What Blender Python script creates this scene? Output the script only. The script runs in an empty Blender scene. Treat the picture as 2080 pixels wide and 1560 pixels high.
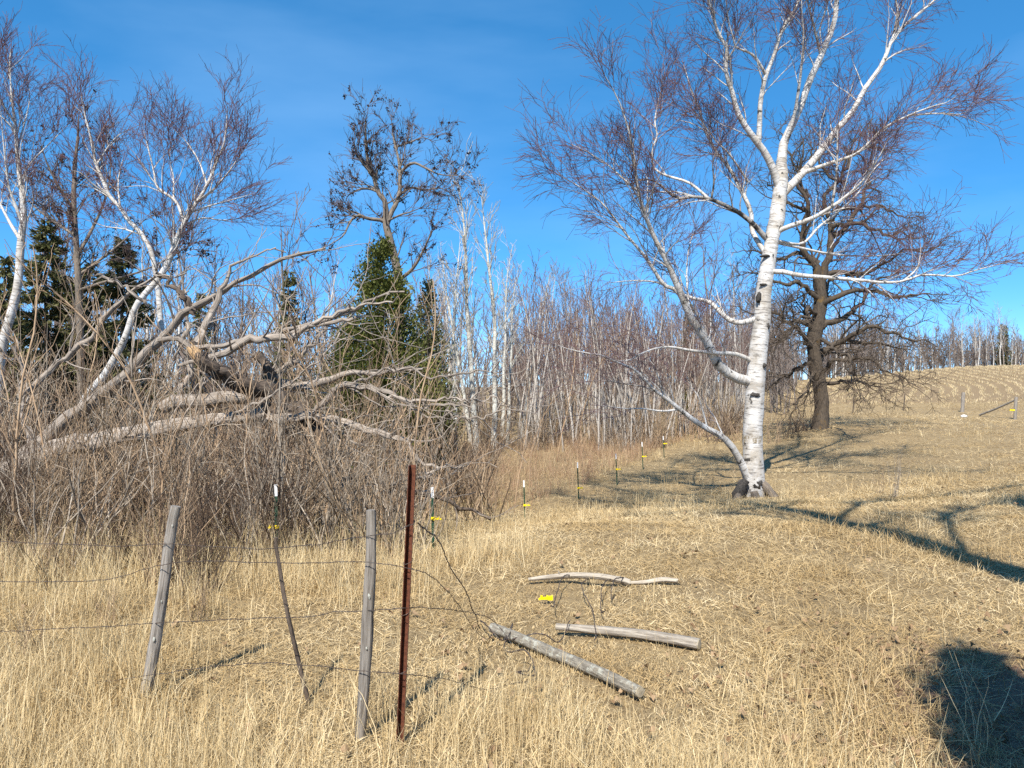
import bpy, math
import numpy as np
from mathutils import Vector

# ------------------------------------------------------------------ camera, sky, sun, exposure
scene = bpy.context.scene
CAMZ = 1.9
FPX = 1562.0                                   # focal length in pixels of the 2080 px wide photograph
cam = bpy.data.cameras.new('camera')
cam_ob = bpy.data.objects.new('camera', cam)
scene.collection.objects.link(cam_ob)
cam_ob.location = (0, 0, CAMZ)
cam_ob.rotation_euler = (math.radians(90), 0, 0)
cam.sensor_width = 36.0
cam.lens = 36.0 * FPX / 2080.0
cam.clip_start = 0.05
cam.clip_end = 2000
scene.camera = cam_ob

SUN_EL = 50.0
SUN_DIR = np.array([-0.265, -0.964])            # horizontal direction towards the sun
world = bpy.data.worlds.new('World')
scene.world = world
world.use_nodes = True
wn = world.node_tree
wn.nodes.clear()
w_out = wn.nodes.new('ShaderNodeOutputWorld')
w_bg = wn.nodes.new('ShaderNodeBackground')
sky = wn.nodes.new('ShaderNodeTexSky')
sky.sky_type = 'NISHITA'
sky.sun_disc = False
sky.sun_elevation = math.radians(SUN_EL)
sky.sun_rotation = math.atan2(SUN_DIR[0], SUN_DIR[1])
sky.altitude = 1500
sky.air_density = 0.4
sky.dust_density = 0.0
sky.ozone_density = 5.0
w_gm = wn.nodes.new('ShaderNodeGamma')          # the camera's soft shoulder on the bright horizon
w_gm.inputs[1].default_value = 0.6
w_hs = wn.nodes.new('ShaderNodeHueSaturation')
w_hs.inputs['Hue'].default_value = 0.495
w_hs.inputs['Saturation'].default_value = 1.54
w_hs.inputs['Value'].default_value = 2.15
# thin high cirrus: a faint veil by direction
w_tc = wn.nodes.new('ShaderNodeTexCoord')
w_map = wn.nodes.new('ShaderNodeMapping')
w_map.inputs['Scale'].default_value = (1.2, 2.2, 5.0)
w_map.inputs['Rotation'].default_value = (0.0, 0.35, 0.3)
w_no = wn.nodes.new('ShaderNodeTexNoise')
w_no.inputs['Scale'].default_value = 1.6
w_no.inputs['Detail'].default_value = 5
w_no.inputs['Roughness'].default_value = 0.5
w_rp = wn.nodes.new('ShaderNodeMapRange')
w_rp.inputs['From Min'].default_value = 0.47
w_rp.inputs['From Max'].default_value = 0.8
w_rp.inputs['To Min'].default_value = 0.0
w_rp.inputs['To Max'].default_value = 0.20
w_mx = wn.nodes.new('ShaderNodeMix')
w_mx.data_type = 'RGBA'
w_mx.inputs['B'].default_value = (2.6, 4.2, 6.2, 1)
wl = wn.links.new
wl(sky.outputs[0], w_gm.inputs[0])
wl(w_gm.outputs[0], w_hs.inputs['Color'])
wl(w_tc.outputs['Generated'], w_map.inputs['Vector'])
wl(w_map.outputs[0], w_no.inputs['Vector'])
wl(w_no.outputs[0], w_rp.inputs['Value'])
wl(w_rp.outputs[0], w_mx.inputs['Factor'])
wl(w_hs.outputs[0], w_mx.inputs['A'])
wl(w_mx.outputs['Result'], w_bg.inputs['Color'])
w_bg.inputs['Strength'].default_value = 0.14
wl(w_bg.outputs[0], w_out.inputs['Surface'])

sun = bpy.data.lights.new('sun', 'SUN')
sun.energy = 4.9
sun.angle = math.radians(0.53)
sun.color = (1.0, 0.94, 0.84)
sun_ob = bpy.data.objects.new('sun', sun)
scene.collection.objects.link(sun_ob)
ce, se = math.cos(math.radians(SUN_EL)), math.sin(math.radians(SUN_EL))
sd = Vector((SUN_DIR[0] * ce, SUN_DIR[1] * ce, se))
sun_ob.rotation_euler = (-sd).to_track_quat('-Z', 'Y').to_euler()
sun_ob.location = (0, -5, 30)

scene.view_settings.view_transform = 'Standard'
scene.view_settings.look = 'None'
scene.view_settings.exposure = 0.74
scene.view_settings.gamma = 1.0
scene.view_settings.use_curve_mapping = False
scene.render.engine = 'CYCLES'
scene.cycles.max_bounces = 5
scene.cycles.diffuse_bounces = 3
scene.cycles.transparent_max_bounces = 4
scene.cycles.use_denoising = False

COL = scene.collection
RNG = np.random.default_rng(7)


# ------------------------------------------------------------------ helpers: pixels, terrain
def at(u, v, Y):
    """world point seen at photograph pixel (u, v) at distance Y"""
    return np.array([(u - 1040.0) / FPX * Y, Y, CAMZ - (v - 780.0) / FPX * Y])


CTRL = np.array([
    (-8, 3, 0), (-4, 3, 0), (0, 3, 0.03), (4, 3, 0.03), (8, 3, 0.05), (-8, 6, 0), (-4, 6, 0), (0, 6, 0), (4, 6, 0.0), (8, 6, 0.05),
    (-6, 8.5, -.03), (-2.6, 8.5, -.03), (0, 0, .15), (0, 9.3, -.02), (3.3, 11.3, 0.03), (8, 12, .05), (12, 14, .1), (-0.98, 9.5, -.18),
    (0.24, 15, -.74), (1.5, 17.5, -.72), (2.7, 20, -.72), (3.8, 22.5, -.64), (5.2, 26, -.6), (5.2, 17, -.6), (-5, 14, -.5), (-10, 14, -.45),
    (-12, 9, -.1), (-20, 20, -.6), (-15, 35, -.7), (0, 32, -.76), (6, 36, -.7), (-30, 50, -.6), (0, 60, -.5), (-60, 100, -.5),
    (12, 30, .13), (9.5, 22, -.25), (16, 20, .1), (26.4, 45, .17), (26.1, 40, 0.0), (20, 40, .2), (46, 75, 3.5), (31.8, 70, 1.75),
    (21.5, 60, .9), (60, 75, 3.5), (35.6, 58, 1.45), (50, 95, 3.0), (80, 100, 3.0), (70, 60, 2.6), (30, 95, 2.0), (15, 90, .6),
    (0, 100, 0), (100, 140, 3), (-100, 140, 0), (0, 160, .5), (100, 0, .3), (-100, 0, 0), (0, -30, .2), (-60, -30, 0), (60, -30, .2),
    (40, 20, .2), (60, 30, .8)], dtype=float)


def _phi(r2):
    return 0.5 * r2 * np.log(r2 + 1e-9)


_S = 20.0
_c = CTRL[:, :2] / _S
_n = len(_c)
_K = _phi(((_c[:, None] - _c[None]) ** 2).sum(-1)) + np.eye(_n) * 2e-3
_Pm = np.hstack([np.ones((_n, 1)), _c])
_A = np.block([[_K, _Pm], [_Pm.T, np.zeros((3, 3))]])
_W = np.linalg.solve(_A, np.concatenate([CTRL[:, 2], np.zeros(3)]))


def bumps(x, y):
    z = 0.020 * np.sin(x * 2.1 + 1.3 * np.sin(y * 1.1)) * np.sin(y * 1.7 + 0.6 + np.sin(x * .9))
    z = z + 0.014 * np.sin(x * 5.3 + y * 2.0 + 1.0) * np.sin(y * 4.1 - x * 1.3)
    z = z + 0.03 * np.sin(x * .8 + 2.0) * np.sin(y * .7 + x * .2)
    return z


def height(x, y):
    x = np.atleast_1d(np.asarray(x, float))
    y = np.atleast_1d(np.asarray(y, float))
    out = np.empty(x.shape).ravel()
    xf, yf = np.clip(x.ravel(), -110, 110), np.clip(y.ravel(), -35, 165)
    for i in range(0, len(xf), 20000):
        q = np.stack([xf[i:i + 20000], yf[i:i + 20000]], 1) / _S
        k = _phi(((q[:, None] - _c[None]) ** 2).sum(-1))
        out[i:i + 20000] = k @ _W[:_n] + _W[_n] + q @ _W[_n + 1:]
    return out.reshape(x.shape) + bumps(x, y)


def h1(x, y):
    return float(height([x], [y])[0])


# ------------------------------------------------------------------ helpers: meshes
def norm(v):
    return v / (np.linalg.norm(v, axis=-1, keepdims=True) + 1e-12)


def mesh_np(name, V, F, mats, attrs=None, smooth=True, mat_idx=None):
    """mesh from numpy arrays; F is (n,4) or (n,3), or a list of such arrays"""
    me = bpy.data.meshes.new(name)
    Fs = F if isinstance(F, list) else [F]
    Fs = [np.asarray(f, np.int32) for f in Fs if len(f)]
    V = np.asarray(V, np.float32)
    me.vertices.add(len(V))
    me.vertices.foreach_set('co', V.ravel())
    loops = np.concatenate([f.ravel() for f in Fs])
    tot = np.concatenate([np.full(len(f), f.shape[1], np.int32) for f in Fs])
    start = np.concatenate([[0], np.cumsum(tot)[:-1]]).astype(np.int32)
    me.loops.add(len(loops))
    me.loops.foreach_set('vertex_index', loops)
    me.polygons.add(len(tot))
    me.polygons.foreach_set('loop_start', start)
    if mat_idx is not None:
        me.polygons.foreach_set('material_index', np.asarray(mat_idx, np.int32))
    me.update(calc_edges=True)
    me.polygons.foreach_set('use_smooth', np.full(len(tot), smooth, bool))
    for m in (mats if isinstance(mats, (list, tuple)) else [mats]):
        me.materials.append(m)
    for k, a in (attrs or {}).items():
        a = np.asarray(a, np.float32)
        if a.ndim == 1:
            at_ = me.attributes.new(k, 'FLOAT', 'POINT')
            at_.data.foreach_set('value', a)
        else:
            at_ = me.attributes.new(k, 'FLOAT_VECTOR', 'POINT')
            at_.data.foreach_set('vector', a.ravel())
    return me


def link(name, me, parent=None, loc=None):
    o = bpy.data.objects.new(name, me)
    COL.objects.link(o)
    if parent is not None:
        o.parent = parent
    if loc is not None:
        o.location = loc
    return o


def tag(o, label, cat, group=None, kind=None):
    o['label'] = label
    if cat:
        o['category'] = cat
    if group:
        o['group'] = group
    if kind:
        o['kind'] = kind
    return o


def thing(name, label, cat, loc=(0, 0, 0), group=None):
    o = bpy.data.objects.new(name, None)
    o.empty_display_size = 0.2
    COL.objects.link(o)
    o.location = loc
    return tag(o, label, cat, group)


def dup(root, loc, rotz=0.0, sc=1.0, label=None, tilt=(0, 0)):
    r = root.copy()
    COL.objects.link(r)
    r.location = loc
    r.rotation_euler = (tilt[0], tilt[1], rotz)
    r.scale = (sc, sc, sc) if np.isscalar(sc) else sc
    if label:
        r['label'] = label
    for ch in root.children:
        c = ch.copy()
        COL.objects.link(c)
        c.parent = r
    return r


# tubes: batches of polylines swept into tapering tubes
class Tubes:
    def __init__(self, seed=0):
        self.V, self.F, self.bk, self.rad, self.rnd = [], [], [], [], []
        self.n = 0
        self.rng = np.random.default_rng(seed)

    def add(self, P, R, sides=4, caps=False, rough=0.0, ridge=0.0):
        P = np.asarray(P, float)
        R = np.asarray(R, float)
        if P.ndim == 2:
            P, R = P[None], R[None]
        N, K, _ = P.shape
        if N == 0:
            return self
        T = np.empty_like(P)
        T[:, 1:-1] = P[:, 2:] - P[:, :-2]
        T[:, 0] = P[:, 1] - P[:, 0]
        T[:, -1] = P[:, -1] - P[:, -2]
        T = norm(T)
        ref = np.where(np.abs(T[:, 0, 2:3]) > 0.85, np.array([[1.0, 0.1, 0]]), np.array([[0.05, 0.1, 1.0]]))
        U = np.empty_like(P)
        u = ref
        for k in range(K):
            u = norm(u - (u * T[:, k]).sum(-1, keepdims=True) * T[:, k])
            U[:, k] = u
        W = np.cross(T, U)
        a = np.arange(sides) / sides * 2 * np.pi
        ca, sa = np.cos(a), np.sin(a)
        Rr = R[:, :, None] * np.ones(sides)
        if rough:
            Rr = Rr * (1 + rough * self.rng.standard_normal(Rr.shape))
        if ridge:                               # cracks and ribs running along the wood
            w_ = self.rng.normal(0, 1, (N, 1, sides)) + .35 * np.cumsum(self.rng.normal(0, 1, (N, K, sides)), 1) / math.sqrt(K) * 2
            Rr = Rr * np.clip(1 + ridge * w_, .6, 1.4)
        V = P[:, :, None, :] + Rr[..., None] * (ca[None, None, :, None] * U[:, :, None, :] + sa[None, None, :, None] * W[:, :, None, :])
        seg = np.linalg.norm(np.diff(P, axis=1), axis=-1)
        along = np.concatenate([np.zeros((N, 1)), np.cumsum(seg, 1)], 1)
        off = self.rng.uniform(0, 40, (N, 1))
        bk = np.stack([ca * Rr, sa * Rr, np.broadcast_to((along + off)[:, :, None], Rr.shape)], -1)
        i = np.arange(N)[:, None, None] * (K * sides)
        k = np.arange(K - 1)[None, :, None] * sides
        s = np.arange(sides)[None, None, :]
        s2 = (s + 1) % sides
        F = np.stack([i + k + s, i + k + s2, i + k + sides + s2, i + k + sides + s], -1).reshape(-1, 4) + self.n
        self.V.append(V.reshape(-1, 3))
        self.F.append(F)
        self.bk.append(bk.reshape(-1, 3))
        self.rad.append(np.broadcast_to(R[:, :, None], Rr.shape).reshape(-1))
        self.rnd.append(np.repeat(self.rng.uniform(0, 1, N), K * sides))
        self.n += N * K * sides
        if caps:
            for end in (0, -1):
                for q in range(N):
                    ring = V[q, end]
                    c = ring.mean(0)
                    base = self.n
                    self.V.append(np.vstack([ring, c]))
                    f = [(base + j, base + (j + 1) % sides, base + sides) for j in range(sides)]
                    if end == 0:
                        f = [(b, a_, c_) for a_, b, c_ in f]
                    self.F.append(np.array(f))
                    b2 = np.vstack([bk[q, end], bk[q, end].mean(0)])
                    b2[:, 2] += 300
                    self.bk.append(b2)
                    self.rad.append(np.full(sides + 1, R[q, end]))
                    self.rnd.append(np.full(sides + 1, .5))
                    self.n += sides + 1
        return self

    def mesh(self, name, mat, origin=(0, 0, 0), smooth=True):
        F = [np.concatenate([f for f in self.F if f.shape[1] == n]) for n in (3, 4) if any(f.shape[1] == n for f in self.F)]
        return mesh_np(name, np.concatenate(self.V) - np.asarray(origin), F, mat,
                       {'bk': np.concatenate(self.bk), 'rad': np.concatenate(self.rad), 'rnd': np.concatenate(self.rnd)}, smooth)


def spline(pts, rad, K):
    """Catmull-Rom through the points, resampled to K points by arc length"""
    p = np.asarray(pts, float)
    r = np.asarray(rad, float)
    if len(r) != len(p):
        cl = np.concatenate([[0], np.cumsum(np.linalg.norm(np.diff(p, axis=0), axis=1))])
        r = np.interp(cl / cl[-1], np.linspace(0, 1, len(r)), r)
    q = np.vstack([2 * p[0] - p[1], p, 2 * p[-1] - p[-2]])
    t = np.linspace(0, 1, 8, endpoint=False)[:, None]
    D, Rr = [], []
    for i in range(1, len(q) - 2):
        a, b, c, d = q[i - 1], q[i], q[i + 1], q[i + 2]
        D.append(0.5 * (2 * b + (c - a) * t + (2 * a - 5 * b + 4 * c - d) * t ** 2 + (3 * b - a - 3 * c + d) * t ** 3))
        Rr.append(r[i - 1] + (r[i] - r[i - 1]) * t[:, 0])
    D = np.vstack(D + [p[-1:]])
    Rr = np.concatenate(Rr + [r[-1:]])
    cl = np.concatenate([[0], np.cumsum(np.linalg.norm(np.diff(D, axis=0), axis=1))])
    s = np.linspace(0, cl[-1], K)
    return np.stack([np.interp(s, cl, D[:, j]) for j in range(3)], 1), np.interp(s, cl, Rr)


def grow(P, R, rng, dens=None, n=None, L=(0.4, 0.9), rel=None, ang=(0.5, 1.1), up=0.0, trop=0.0, wig=0.15, K=5,
         rr=0.6, rmax=1.0, rend=0.0015, t0=0.2, t1=1.0, fall=0.5):
    """side branches along parent polylines, all at once"""
    N, Kp, _ = P.shape
    seg = np.linalg.norm(np.diff(P, axis=1), axis=-1).sum(1)
    if n is not None:
        cnt = np.full(N, n)
    else:
        cnt = np.maximum(1, np.floor(seg * (t1 - t0) * dens + rng.uniform(0, 1, N)).astype(int))
    idx = np.repeat(np.arange(N), cnt)
    M = len(idx)
    t = rng.uniform(t0, t1, M)
    f = np.clip(t * (Kp - 1), 0, Kp - 1.001)
    i = f.astype(int)
    w = (f - i)[:, None]
    pos = P[idx, i] * (1 - w) + P[idx, i + 1] * w
    tan = norm(P[idx, i + 1] - P[idx, i])
    rad = R[idx, i] * (1 - w[:, 0]) + R[idx, i + 1] * w[:, 0]
    rv = rng.standard_normal((M, 3))
    perp = norm(rv - (rv * tan).sum(-1, keepdims=True) * tan)
    an = rng.uniform(ang[0], ang[1], M)[:, None]
    d = np.cos(an) * tan + np.sin(an) * perp
    d[:, 2] += up
    d = norm(d)
    if rel is not None:
        ln = seg[idx] * rng.uniform(rel[0], rel[1], M)
    else:
        ln = rng.uniform(L[0], L[1], M)
    ln = ln * (1 - fall * t)
    C = np.empty((M, K, 3))
    C[:, 0] = pos
    st = (ln / (K - 1))[:, None]
    for k in range(1, K):
        C[:, k] = C[:, k - 1] + d * st
        d = d + wig * rng.standard_normal((M, 3))
        d[:, 2] += trop
        d = norm(d)
    r0 = np.minimum(rad * rr * rng.uniform(.6, 1.0, M), rmax)
    r0 = np.maximum(r0, rend)
    CR = r0[:, None] + (rend - r0)[:, None] * (np.linspace(0, 1, K) ** 0.8)[None]
    return C, CR


# ------------------------------------------------------------------ materials
def new_mat(name):
    m = bpy.data.materials.new(name)
    m.use_nodes = True
    nt = m.node_tree
    b = nt.nodes['Principled BSDF']
    b.inputs['Specular IOR Level'].default_value = 0.25
    b.inputs['Roughness'].default_value = 0.8
    return m, nt, b


def nd(nt, typ, **kw):
    n = nt.nodes.new(typ)
    for k, v in kw.items():
        if k in n.inputs:
            n.inputs[k].default_value = v
        else:
            setattr(n, k, v)
    return n


def mixc(nt, fac, a, b, typ='MIX'):
    n = nt.nodes.new('ShaderNodeMix')
    n.data_type = 'RGBA'
    n.blend_type = typ
    for sock, val in (('Factor', fac), ('A', a), ('B', b)):
        if hasattr(val, 'is_linked') or isinstance(val, bpy.types.NodeSocket):
            nt.links.new(val, n.inputs[sock])
        elif sock == 'Factor':
            n.inputs[0].default_value = val
        else:
            n.inputs[sock].default_value = (*val, 1)
    return n.outputs['Result']


def attr(nt, name, out='Fac'):
    n = nt.nodes.new('ShaderNodeAttribute')
    n.attribute_name = name
    return n.outputs[out]


def noise(nt, vec, scale, detail=3, rough=.55, sc3=None):
    if sc3 is not None:
        mp = nt.nodes.new('ShaderNodeMapping')
        mp.inputs['Scale'].default_value = sc3
        nt.links.new(vec, mp.inputs['Vector'])
        vec = mp.outputs[0]
    n = nd(nt, 'ShaderNodeTexNoise', Scale=scale, Detail=detail, Roughness=rough)
    nt.links.new(vec, n.inputs['Vector'])
    return n.outputs[0]


def rng_map(nt, val, a, b, c=0.0, d=1.0):
    n = nt.nodes.new('ShaderNodeMapRange')
    n.inputs['From Min'].default_value = a
    n.inputs['From Max'].default_value = b
    n.inputs['To Min'].default_value = c
    n.inputs['To Max'].default_value = d
    nt.links.new(val, n.inputs['Value'])
    return n.outputs[0]


def bump(nt, b, hgt, dist=0.01, strength=0.6):
    n = nd(nt, 'ShaderNodeBump', Strength=strength, Distance=dist)
    nt.links.new(hgt, n.inputs['Height'])
    nt.links.new(n.outputs[0], b.inputs['Normal'])


def birch_mat(name, white=(.62, .605, .585), twig=(.135, .072, .076), lo=.005, hi=.010, scars=.615):
    m, nt, b = new_mat(name)
    bk = attr(nt, 'bk', 'Vector')
    rad = attr(nt, 'rad')
    len_ = noise(nt, bk, 1.0, 4, .7, (4, 4, 34))
    band = noise(nt, bk, 1.0, 3, .55, (2.5, 2.5, 8))
    big = noise(nt, bk, 1.0, 4, .6, (5, 5, 6))
    tone = noise(nt, bk, 3.0, 4, .6)
    c = mixc(nt, rng_map(nt, tone, .40, .68), white, (white[0] * .62, white[1] * .57, white[2] * .50))
    c = mixc(nt, rng_map(nt, len_, .53, .63, 0, .8), c, (.10, .085, .075))
    c = mixc(nt, rng_map(nt, band, .54, .70, 0, .65), c, (.30, .26, .21))
    c = mixc(nt, rng_map(nt, big, scars, scars + .05, 0, .95), c, (.035, .032, .03))
    c = mixc(nt, rng_map(nt, rad, lo, hi), twig, c)
    nt.links.new(c, b.inputs['Base Color'])
    bump(nt, b, len_, .01, .4)
    b.inputs['Roughness'].default_value = .7
    return m


def bark_mat(name, a, b_, lich=None, twig=None, lo=.006, hi=.02, sc=(30, 30, 6), bd=.02, lich_t=.58, ls=2.2, dark=.35):
    m, nt, b = new_mat(name)
    bk = attr(nt, 'bk', 'Vector')
    n1 = noise(nt, bk, 1.0, 4, .65, sc)
    n2 = noise(nt, bk, ls, 4, .6)
    c = mixc(nt, rng_map(nt, n1, .35, .65), a, b_)
    rn = attr(nt, 'rnd')
    if lich:
        c = mixc(nt, rng_map(nt, n2, lich_t, lich_t + .1, 0, .85), c, lich)
    if twig:
        c = mixc(nt, rng_map(nt, attr(nt, 'rad'), lo, hi), twig, c)
    c = mixc(nt, rng_map(nt, rn, .1, .9, 0, dark), c, tuple(x * .45 for x in a))
    nt.links.new(c, b.inputs['Base Color'])
    bump(nt, b, n1, bd, .9)
    b.inputs['Roughness'].default_value = .85
    return m


def plain_mat(name, col, rough=.6, metal=0.0, var=.25, scale=30.0, col2=None, thr=(.4, .7)):
    m, nt, b = new_mat(name)
    tc = nt.nodes.new('ShaderNodeTexCoord')
    n1 = noise(nt, tc.outputs['Object'], scale, 5, .65)
    c2 = col2 or tuple(x * (1 - var) for x in col)
    c = mixc(nt, rng_map(nt, n1, *thr), col, c2)
    nt.links.new(c, b.inputs['Base Color'])
    b.inputs['Roughness'].default_value = rough
    b.inputs['Metallic'].default_value = metal
    bump(nt, b, n1, .002, .5)
    return m


def leaf_mat(name, a, b_, c_, trans=.25, rand_obj=True, patch=None):
    """grass, needles: colour by blade and by clump, part of the light passing through"""
    m, nt, b = new_mat(name)
    t = attr(nt, 'tint')
    c = mixc(nt, t, a, b_)
    if rand_obj:
        c = mixc(nt, rng_map(nt, attr(nt, 'tone'), .45, 1, 0, .75), c, c_)
    if patch:
        ge = nt.nodes.new('ShaderNodeNewGeometry')
        n1 = noise(nt, ge.outputs['Position'], .55, 4, .6)
        c = mixc(nt, rng_map(nt, n1, .42, .62, 0, .85), c, patch)
    nt.links.new(c, b.inputs['Base Color'])
    b.inputs['Roughness'].default_value = .65
    tr = nt.nodes.new('ShaderNodeBsdfTranslucent')
    nt.links.new(c, tr.inputs['Color'])
    mx = nt.nodes.new('ShaderNodeMixShader')
    mx.inputs[0].default_value = trans
    nt.links.new(b.outputs[0], mx.inputs[1])
    nt.links.new(tr.outputs[0], mx.inputs[2])
    nt.links.new(mx.outputs[0], nt.nodes['Material Output'].inputs['Surface'])
    return m


M = {}
M['birch'] = birch_mat('birch_bark')
M['birch_far'] = birch_mat('birch_bark_grey', (.62, .60, .57), (.11, .065, .065), .006, .014, .66)
M['aspen'] = birch_mat('aspen_bark', (.62, .62, .57), (.30, .25, .22), .003, .012, .68)
M['birch_dark'] = birch_mat('dark_birch_bark', (.34, .32, .30), (.135, .072, .076), .005, .010, .50)
M['oak'] = bark_mat('oak_bark', (.055, .043, .033), (.16, .125, .092), (.22, .135, .045), (.115, .085, .06), .006, .02, lich_t=.60)
M['seedtree'] = bark_mat('box_elder_bark', (.13, .105, .085), (.30, .25, .20), None, (.15, .11, .10), .006, .02)
M['wood'] = bark_mat('hardwood_bark', (.17, .14, .12), (.36, .31, .27), None, (.225, .165, .14), .008, .03)
M['sapling'] = bark_mat('sapling_bark', (.36, .32, .28), (.60, .56, .51), None, (.20, .125, .108), .006, .014)
M['shrub'] = bark_mat('shrub_bark', (.28, .195, .12), (.60, .46, .31), None, (.44, .315, .205), .002, .008, bd=.004, dark=.9)
M['shrub_grey'] = bark_mat('grey_shrub_bark', (.32, .26, .20), (.64, .56, .46), None, (.48, .39, .295), .002, .008, bd=.004, dark=.85)
M['shrub_dark'] = bark_mat('dark_shrub_bark', (.075, .05, .036), (.17, .12, .085), None, (.13, .085, .058), .002, .008, bd=.004, dark=.6)
M['tan_stem'] = bark_mat('tan_sapling_bark', (.36, .235, .14), (.60, .44, .29), None, (.42, .30, .20), .002, .008, bd=.004, dark=.6)
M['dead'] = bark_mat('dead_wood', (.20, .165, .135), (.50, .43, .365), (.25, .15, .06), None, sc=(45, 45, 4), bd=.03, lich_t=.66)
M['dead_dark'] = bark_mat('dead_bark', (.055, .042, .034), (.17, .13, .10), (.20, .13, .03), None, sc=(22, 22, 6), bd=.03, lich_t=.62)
M['break'] = bark_mat('broken_wood', (.34, .20, .09), (.60, .43, .25), None, None, sc=(60, 60, 5))
M['post'] = bark_mat('weathered_post', (.15, .13, .11), (.40, .365, .325), (.50, .50, .45), None, sc=(60, 60, 4), bd=.012, lich_t=.68, ls=30)
M['log'] = bark_mat('weathered_log', (.20, .17, .14), (.50, .45, .38), None, None, sc=(60, 60, 5), bd=.016)
M['pale_log'] = bark_mat('pale_log', (.30, .255, .20), (.60, .535, .445), (.13, .105, .085), None, sc=(40, 40, 5), bd=.01, lich_t=.60, ls=14)
M['lichen_log'] = bark_mat('lichen_log', (.19, .17, .14), (.42, .38, .31), (.58, .58, .50), None, sc=(50, 50, 14), bd=.02, lich_t=.54, ls=22)
M['cut'] = plain_mat('cut_wood', (.42, .37, .28), .8, 0, .5, 40)
M['scar'] = plain_mat('birch_scar', (.030, .027, .025), .9, 0, .5, 40, (.10, .09, .08))
M['scarband'] = plain_mat('bark_band', (.20, .15, .08), .9, 0, .4, 30, (.55, .52, .48), (.42, .60))
M['rust'] = plain_mat('rusty_steel', (.17, .062, .034), .75, .2, .4, 60, (.055, .022, .016))
M['green'] = plain_mat('green_paint', (.012, .060, .035), .5, 0, .3, 60, (.035, .035, .02), (.5, .75))
M['white'] = plain_mat('white_paint', (.80, .80, .80), .5, 0, .12, 40)
M['yellow'] = plain_mat('yellow_plastic', (.88, .66, .01), .4, 0, .08, 30)
M['wire'] = plain_mat('old_wire', (.13, .12, .115), .6, .5, .4, 50, (.10, .05, .03))
M['stone'] = plain_mat('white_stone', (.72, .70, .66), .8, 0, .25, 9)
M['seeds'] = plain_mat('dry_seeds', (.040, .026, .026), .9, 0, .4, 20)
M['litter'] = leaf_mat('dead_leaf', (.19, .115, .06), (.33, .22, .125), (.38, .275, .165), .15)
M['grass'] = leaf_mat('dry_grass', (.52, .38, .185), (.90, .755, .49), (.27, .185, .085), .2, patch=(.44, .31, .145))
M['stalk'] = leaf_mat('dry_stalks', (.58, .44, .23), (.83, .695, .445), (.44, .32, .16), .2)
M['redstem'] = leaf_mat('red_stems', (.27, .155, .10), (.46, .33, .21), (.50, .385, .225), .15)
M['stubble'] = leaf_mat('crop_stubble', (.52, .405, .235), (.70, .58, .37), (.50, .385, .22), .15)
M['cedar'] = leaf_mat('cedar_foliage', (.045, .064, .014), (.160, .165, .035), (.10, .105, .025), .15, False)
M['spruce'] = leaf_mat('spruce_foliage', (.065, .075, .027), (.165, .155, .062), (.085, .080, .035), .1, False)


def ground_mat(name, cols, patch_scale, worn=None):
    m, nt, b = new_mat(name)
    ge = nt.nodes.new('ShaderNodeNewGeometry')
    p = ge.outputs['Position']
    n1 = noise(nt, p, patch_scale, 5, .6)
    n2 = noise(nt, p, 9, 6, .75)
    n3 = noise(nt, p, 70, 3, .7)
    c = mixc(nt, rng_map(nt, n1, .35, .65), cols[0], cols[1])
    c = mixc(nt, rng_map(nt, n2, .42, .68, 0, .8), c, cols[2])
    c = mixc(nt, rng_map(nt, n3, .5, .75, 0, .7), c, cols[3])
    n4 = noise(nt, p, 38, 3, .7)
    c = mixc(nt, rng_map(nt, n4, .55, .68, 0, .8), c, tuple(k * .45 for k in cols[2]))
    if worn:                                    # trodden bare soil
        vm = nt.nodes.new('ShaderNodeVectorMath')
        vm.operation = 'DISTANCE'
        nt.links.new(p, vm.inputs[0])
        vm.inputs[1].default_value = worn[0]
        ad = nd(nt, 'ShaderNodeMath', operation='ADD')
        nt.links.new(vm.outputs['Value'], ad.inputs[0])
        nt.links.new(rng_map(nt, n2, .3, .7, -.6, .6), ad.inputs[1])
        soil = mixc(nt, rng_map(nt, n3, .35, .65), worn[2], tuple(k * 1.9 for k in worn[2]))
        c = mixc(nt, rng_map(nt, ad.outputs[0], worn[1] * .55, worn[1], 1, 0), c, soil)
    nt.links.new(c, b.inputs['Base Color'])
    bump(nt, b, n3, .03, .8)
    b.inputs['Roughness'].default_value = .95
    return m


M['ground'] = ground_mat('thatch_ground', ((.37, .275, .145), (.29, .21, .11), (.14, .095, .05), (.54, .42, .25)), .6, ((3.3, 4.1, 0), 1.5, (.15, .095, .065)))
M['field'] = ground_mat('field_soil', ((.29, .21, .12), (.24, .17, .095), (.18, .125, .07), (.36, .27, .16)), .15)

# ------------------------------------------------------------------ terrain
xs = np.unique(np.concatenate([np.linspace(-420, -70, 10), np.linspace(-70, -12, 70), np.linspace(-12, 16, 113), np.linspace(16, 75, 64), np.linspace(75, 420, 10)]))
ys = np.unique(np.concatenate([np.linspace(-60, 1, 14), np.linspace(1, 24, 93), np.linspace(24, 110, 80), np.linspace(110, 420, 14)]))
X, Y = np.meshgrid(xs, ys)
Z = height(X, Y)


def grid_mesh(name, X, Y, Z, mat):
    ny, nx = X.shape
    V = np.stack([X, Y, Z], -1).reshape(-1, 3)
    i = np.arange(ny - 1)[:, None] * nx + np.arange(nx - 1)[None]
    F = np.stack([i, i + 1, i + nx + 1, i + nx], -1).reshape(-1, 4)
    return mesh_np(name, V, F, mat)


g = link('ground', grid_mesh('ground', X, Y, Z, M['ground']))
tag(g, 'dry tan pasture ground rolling down to a swale', 'ground', kind='structure')


def sm(x, a, b):
    t = np.clip((x - a) / (b - a), 0, 1)
    return t * t * (3 - 2 * t)


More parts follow.
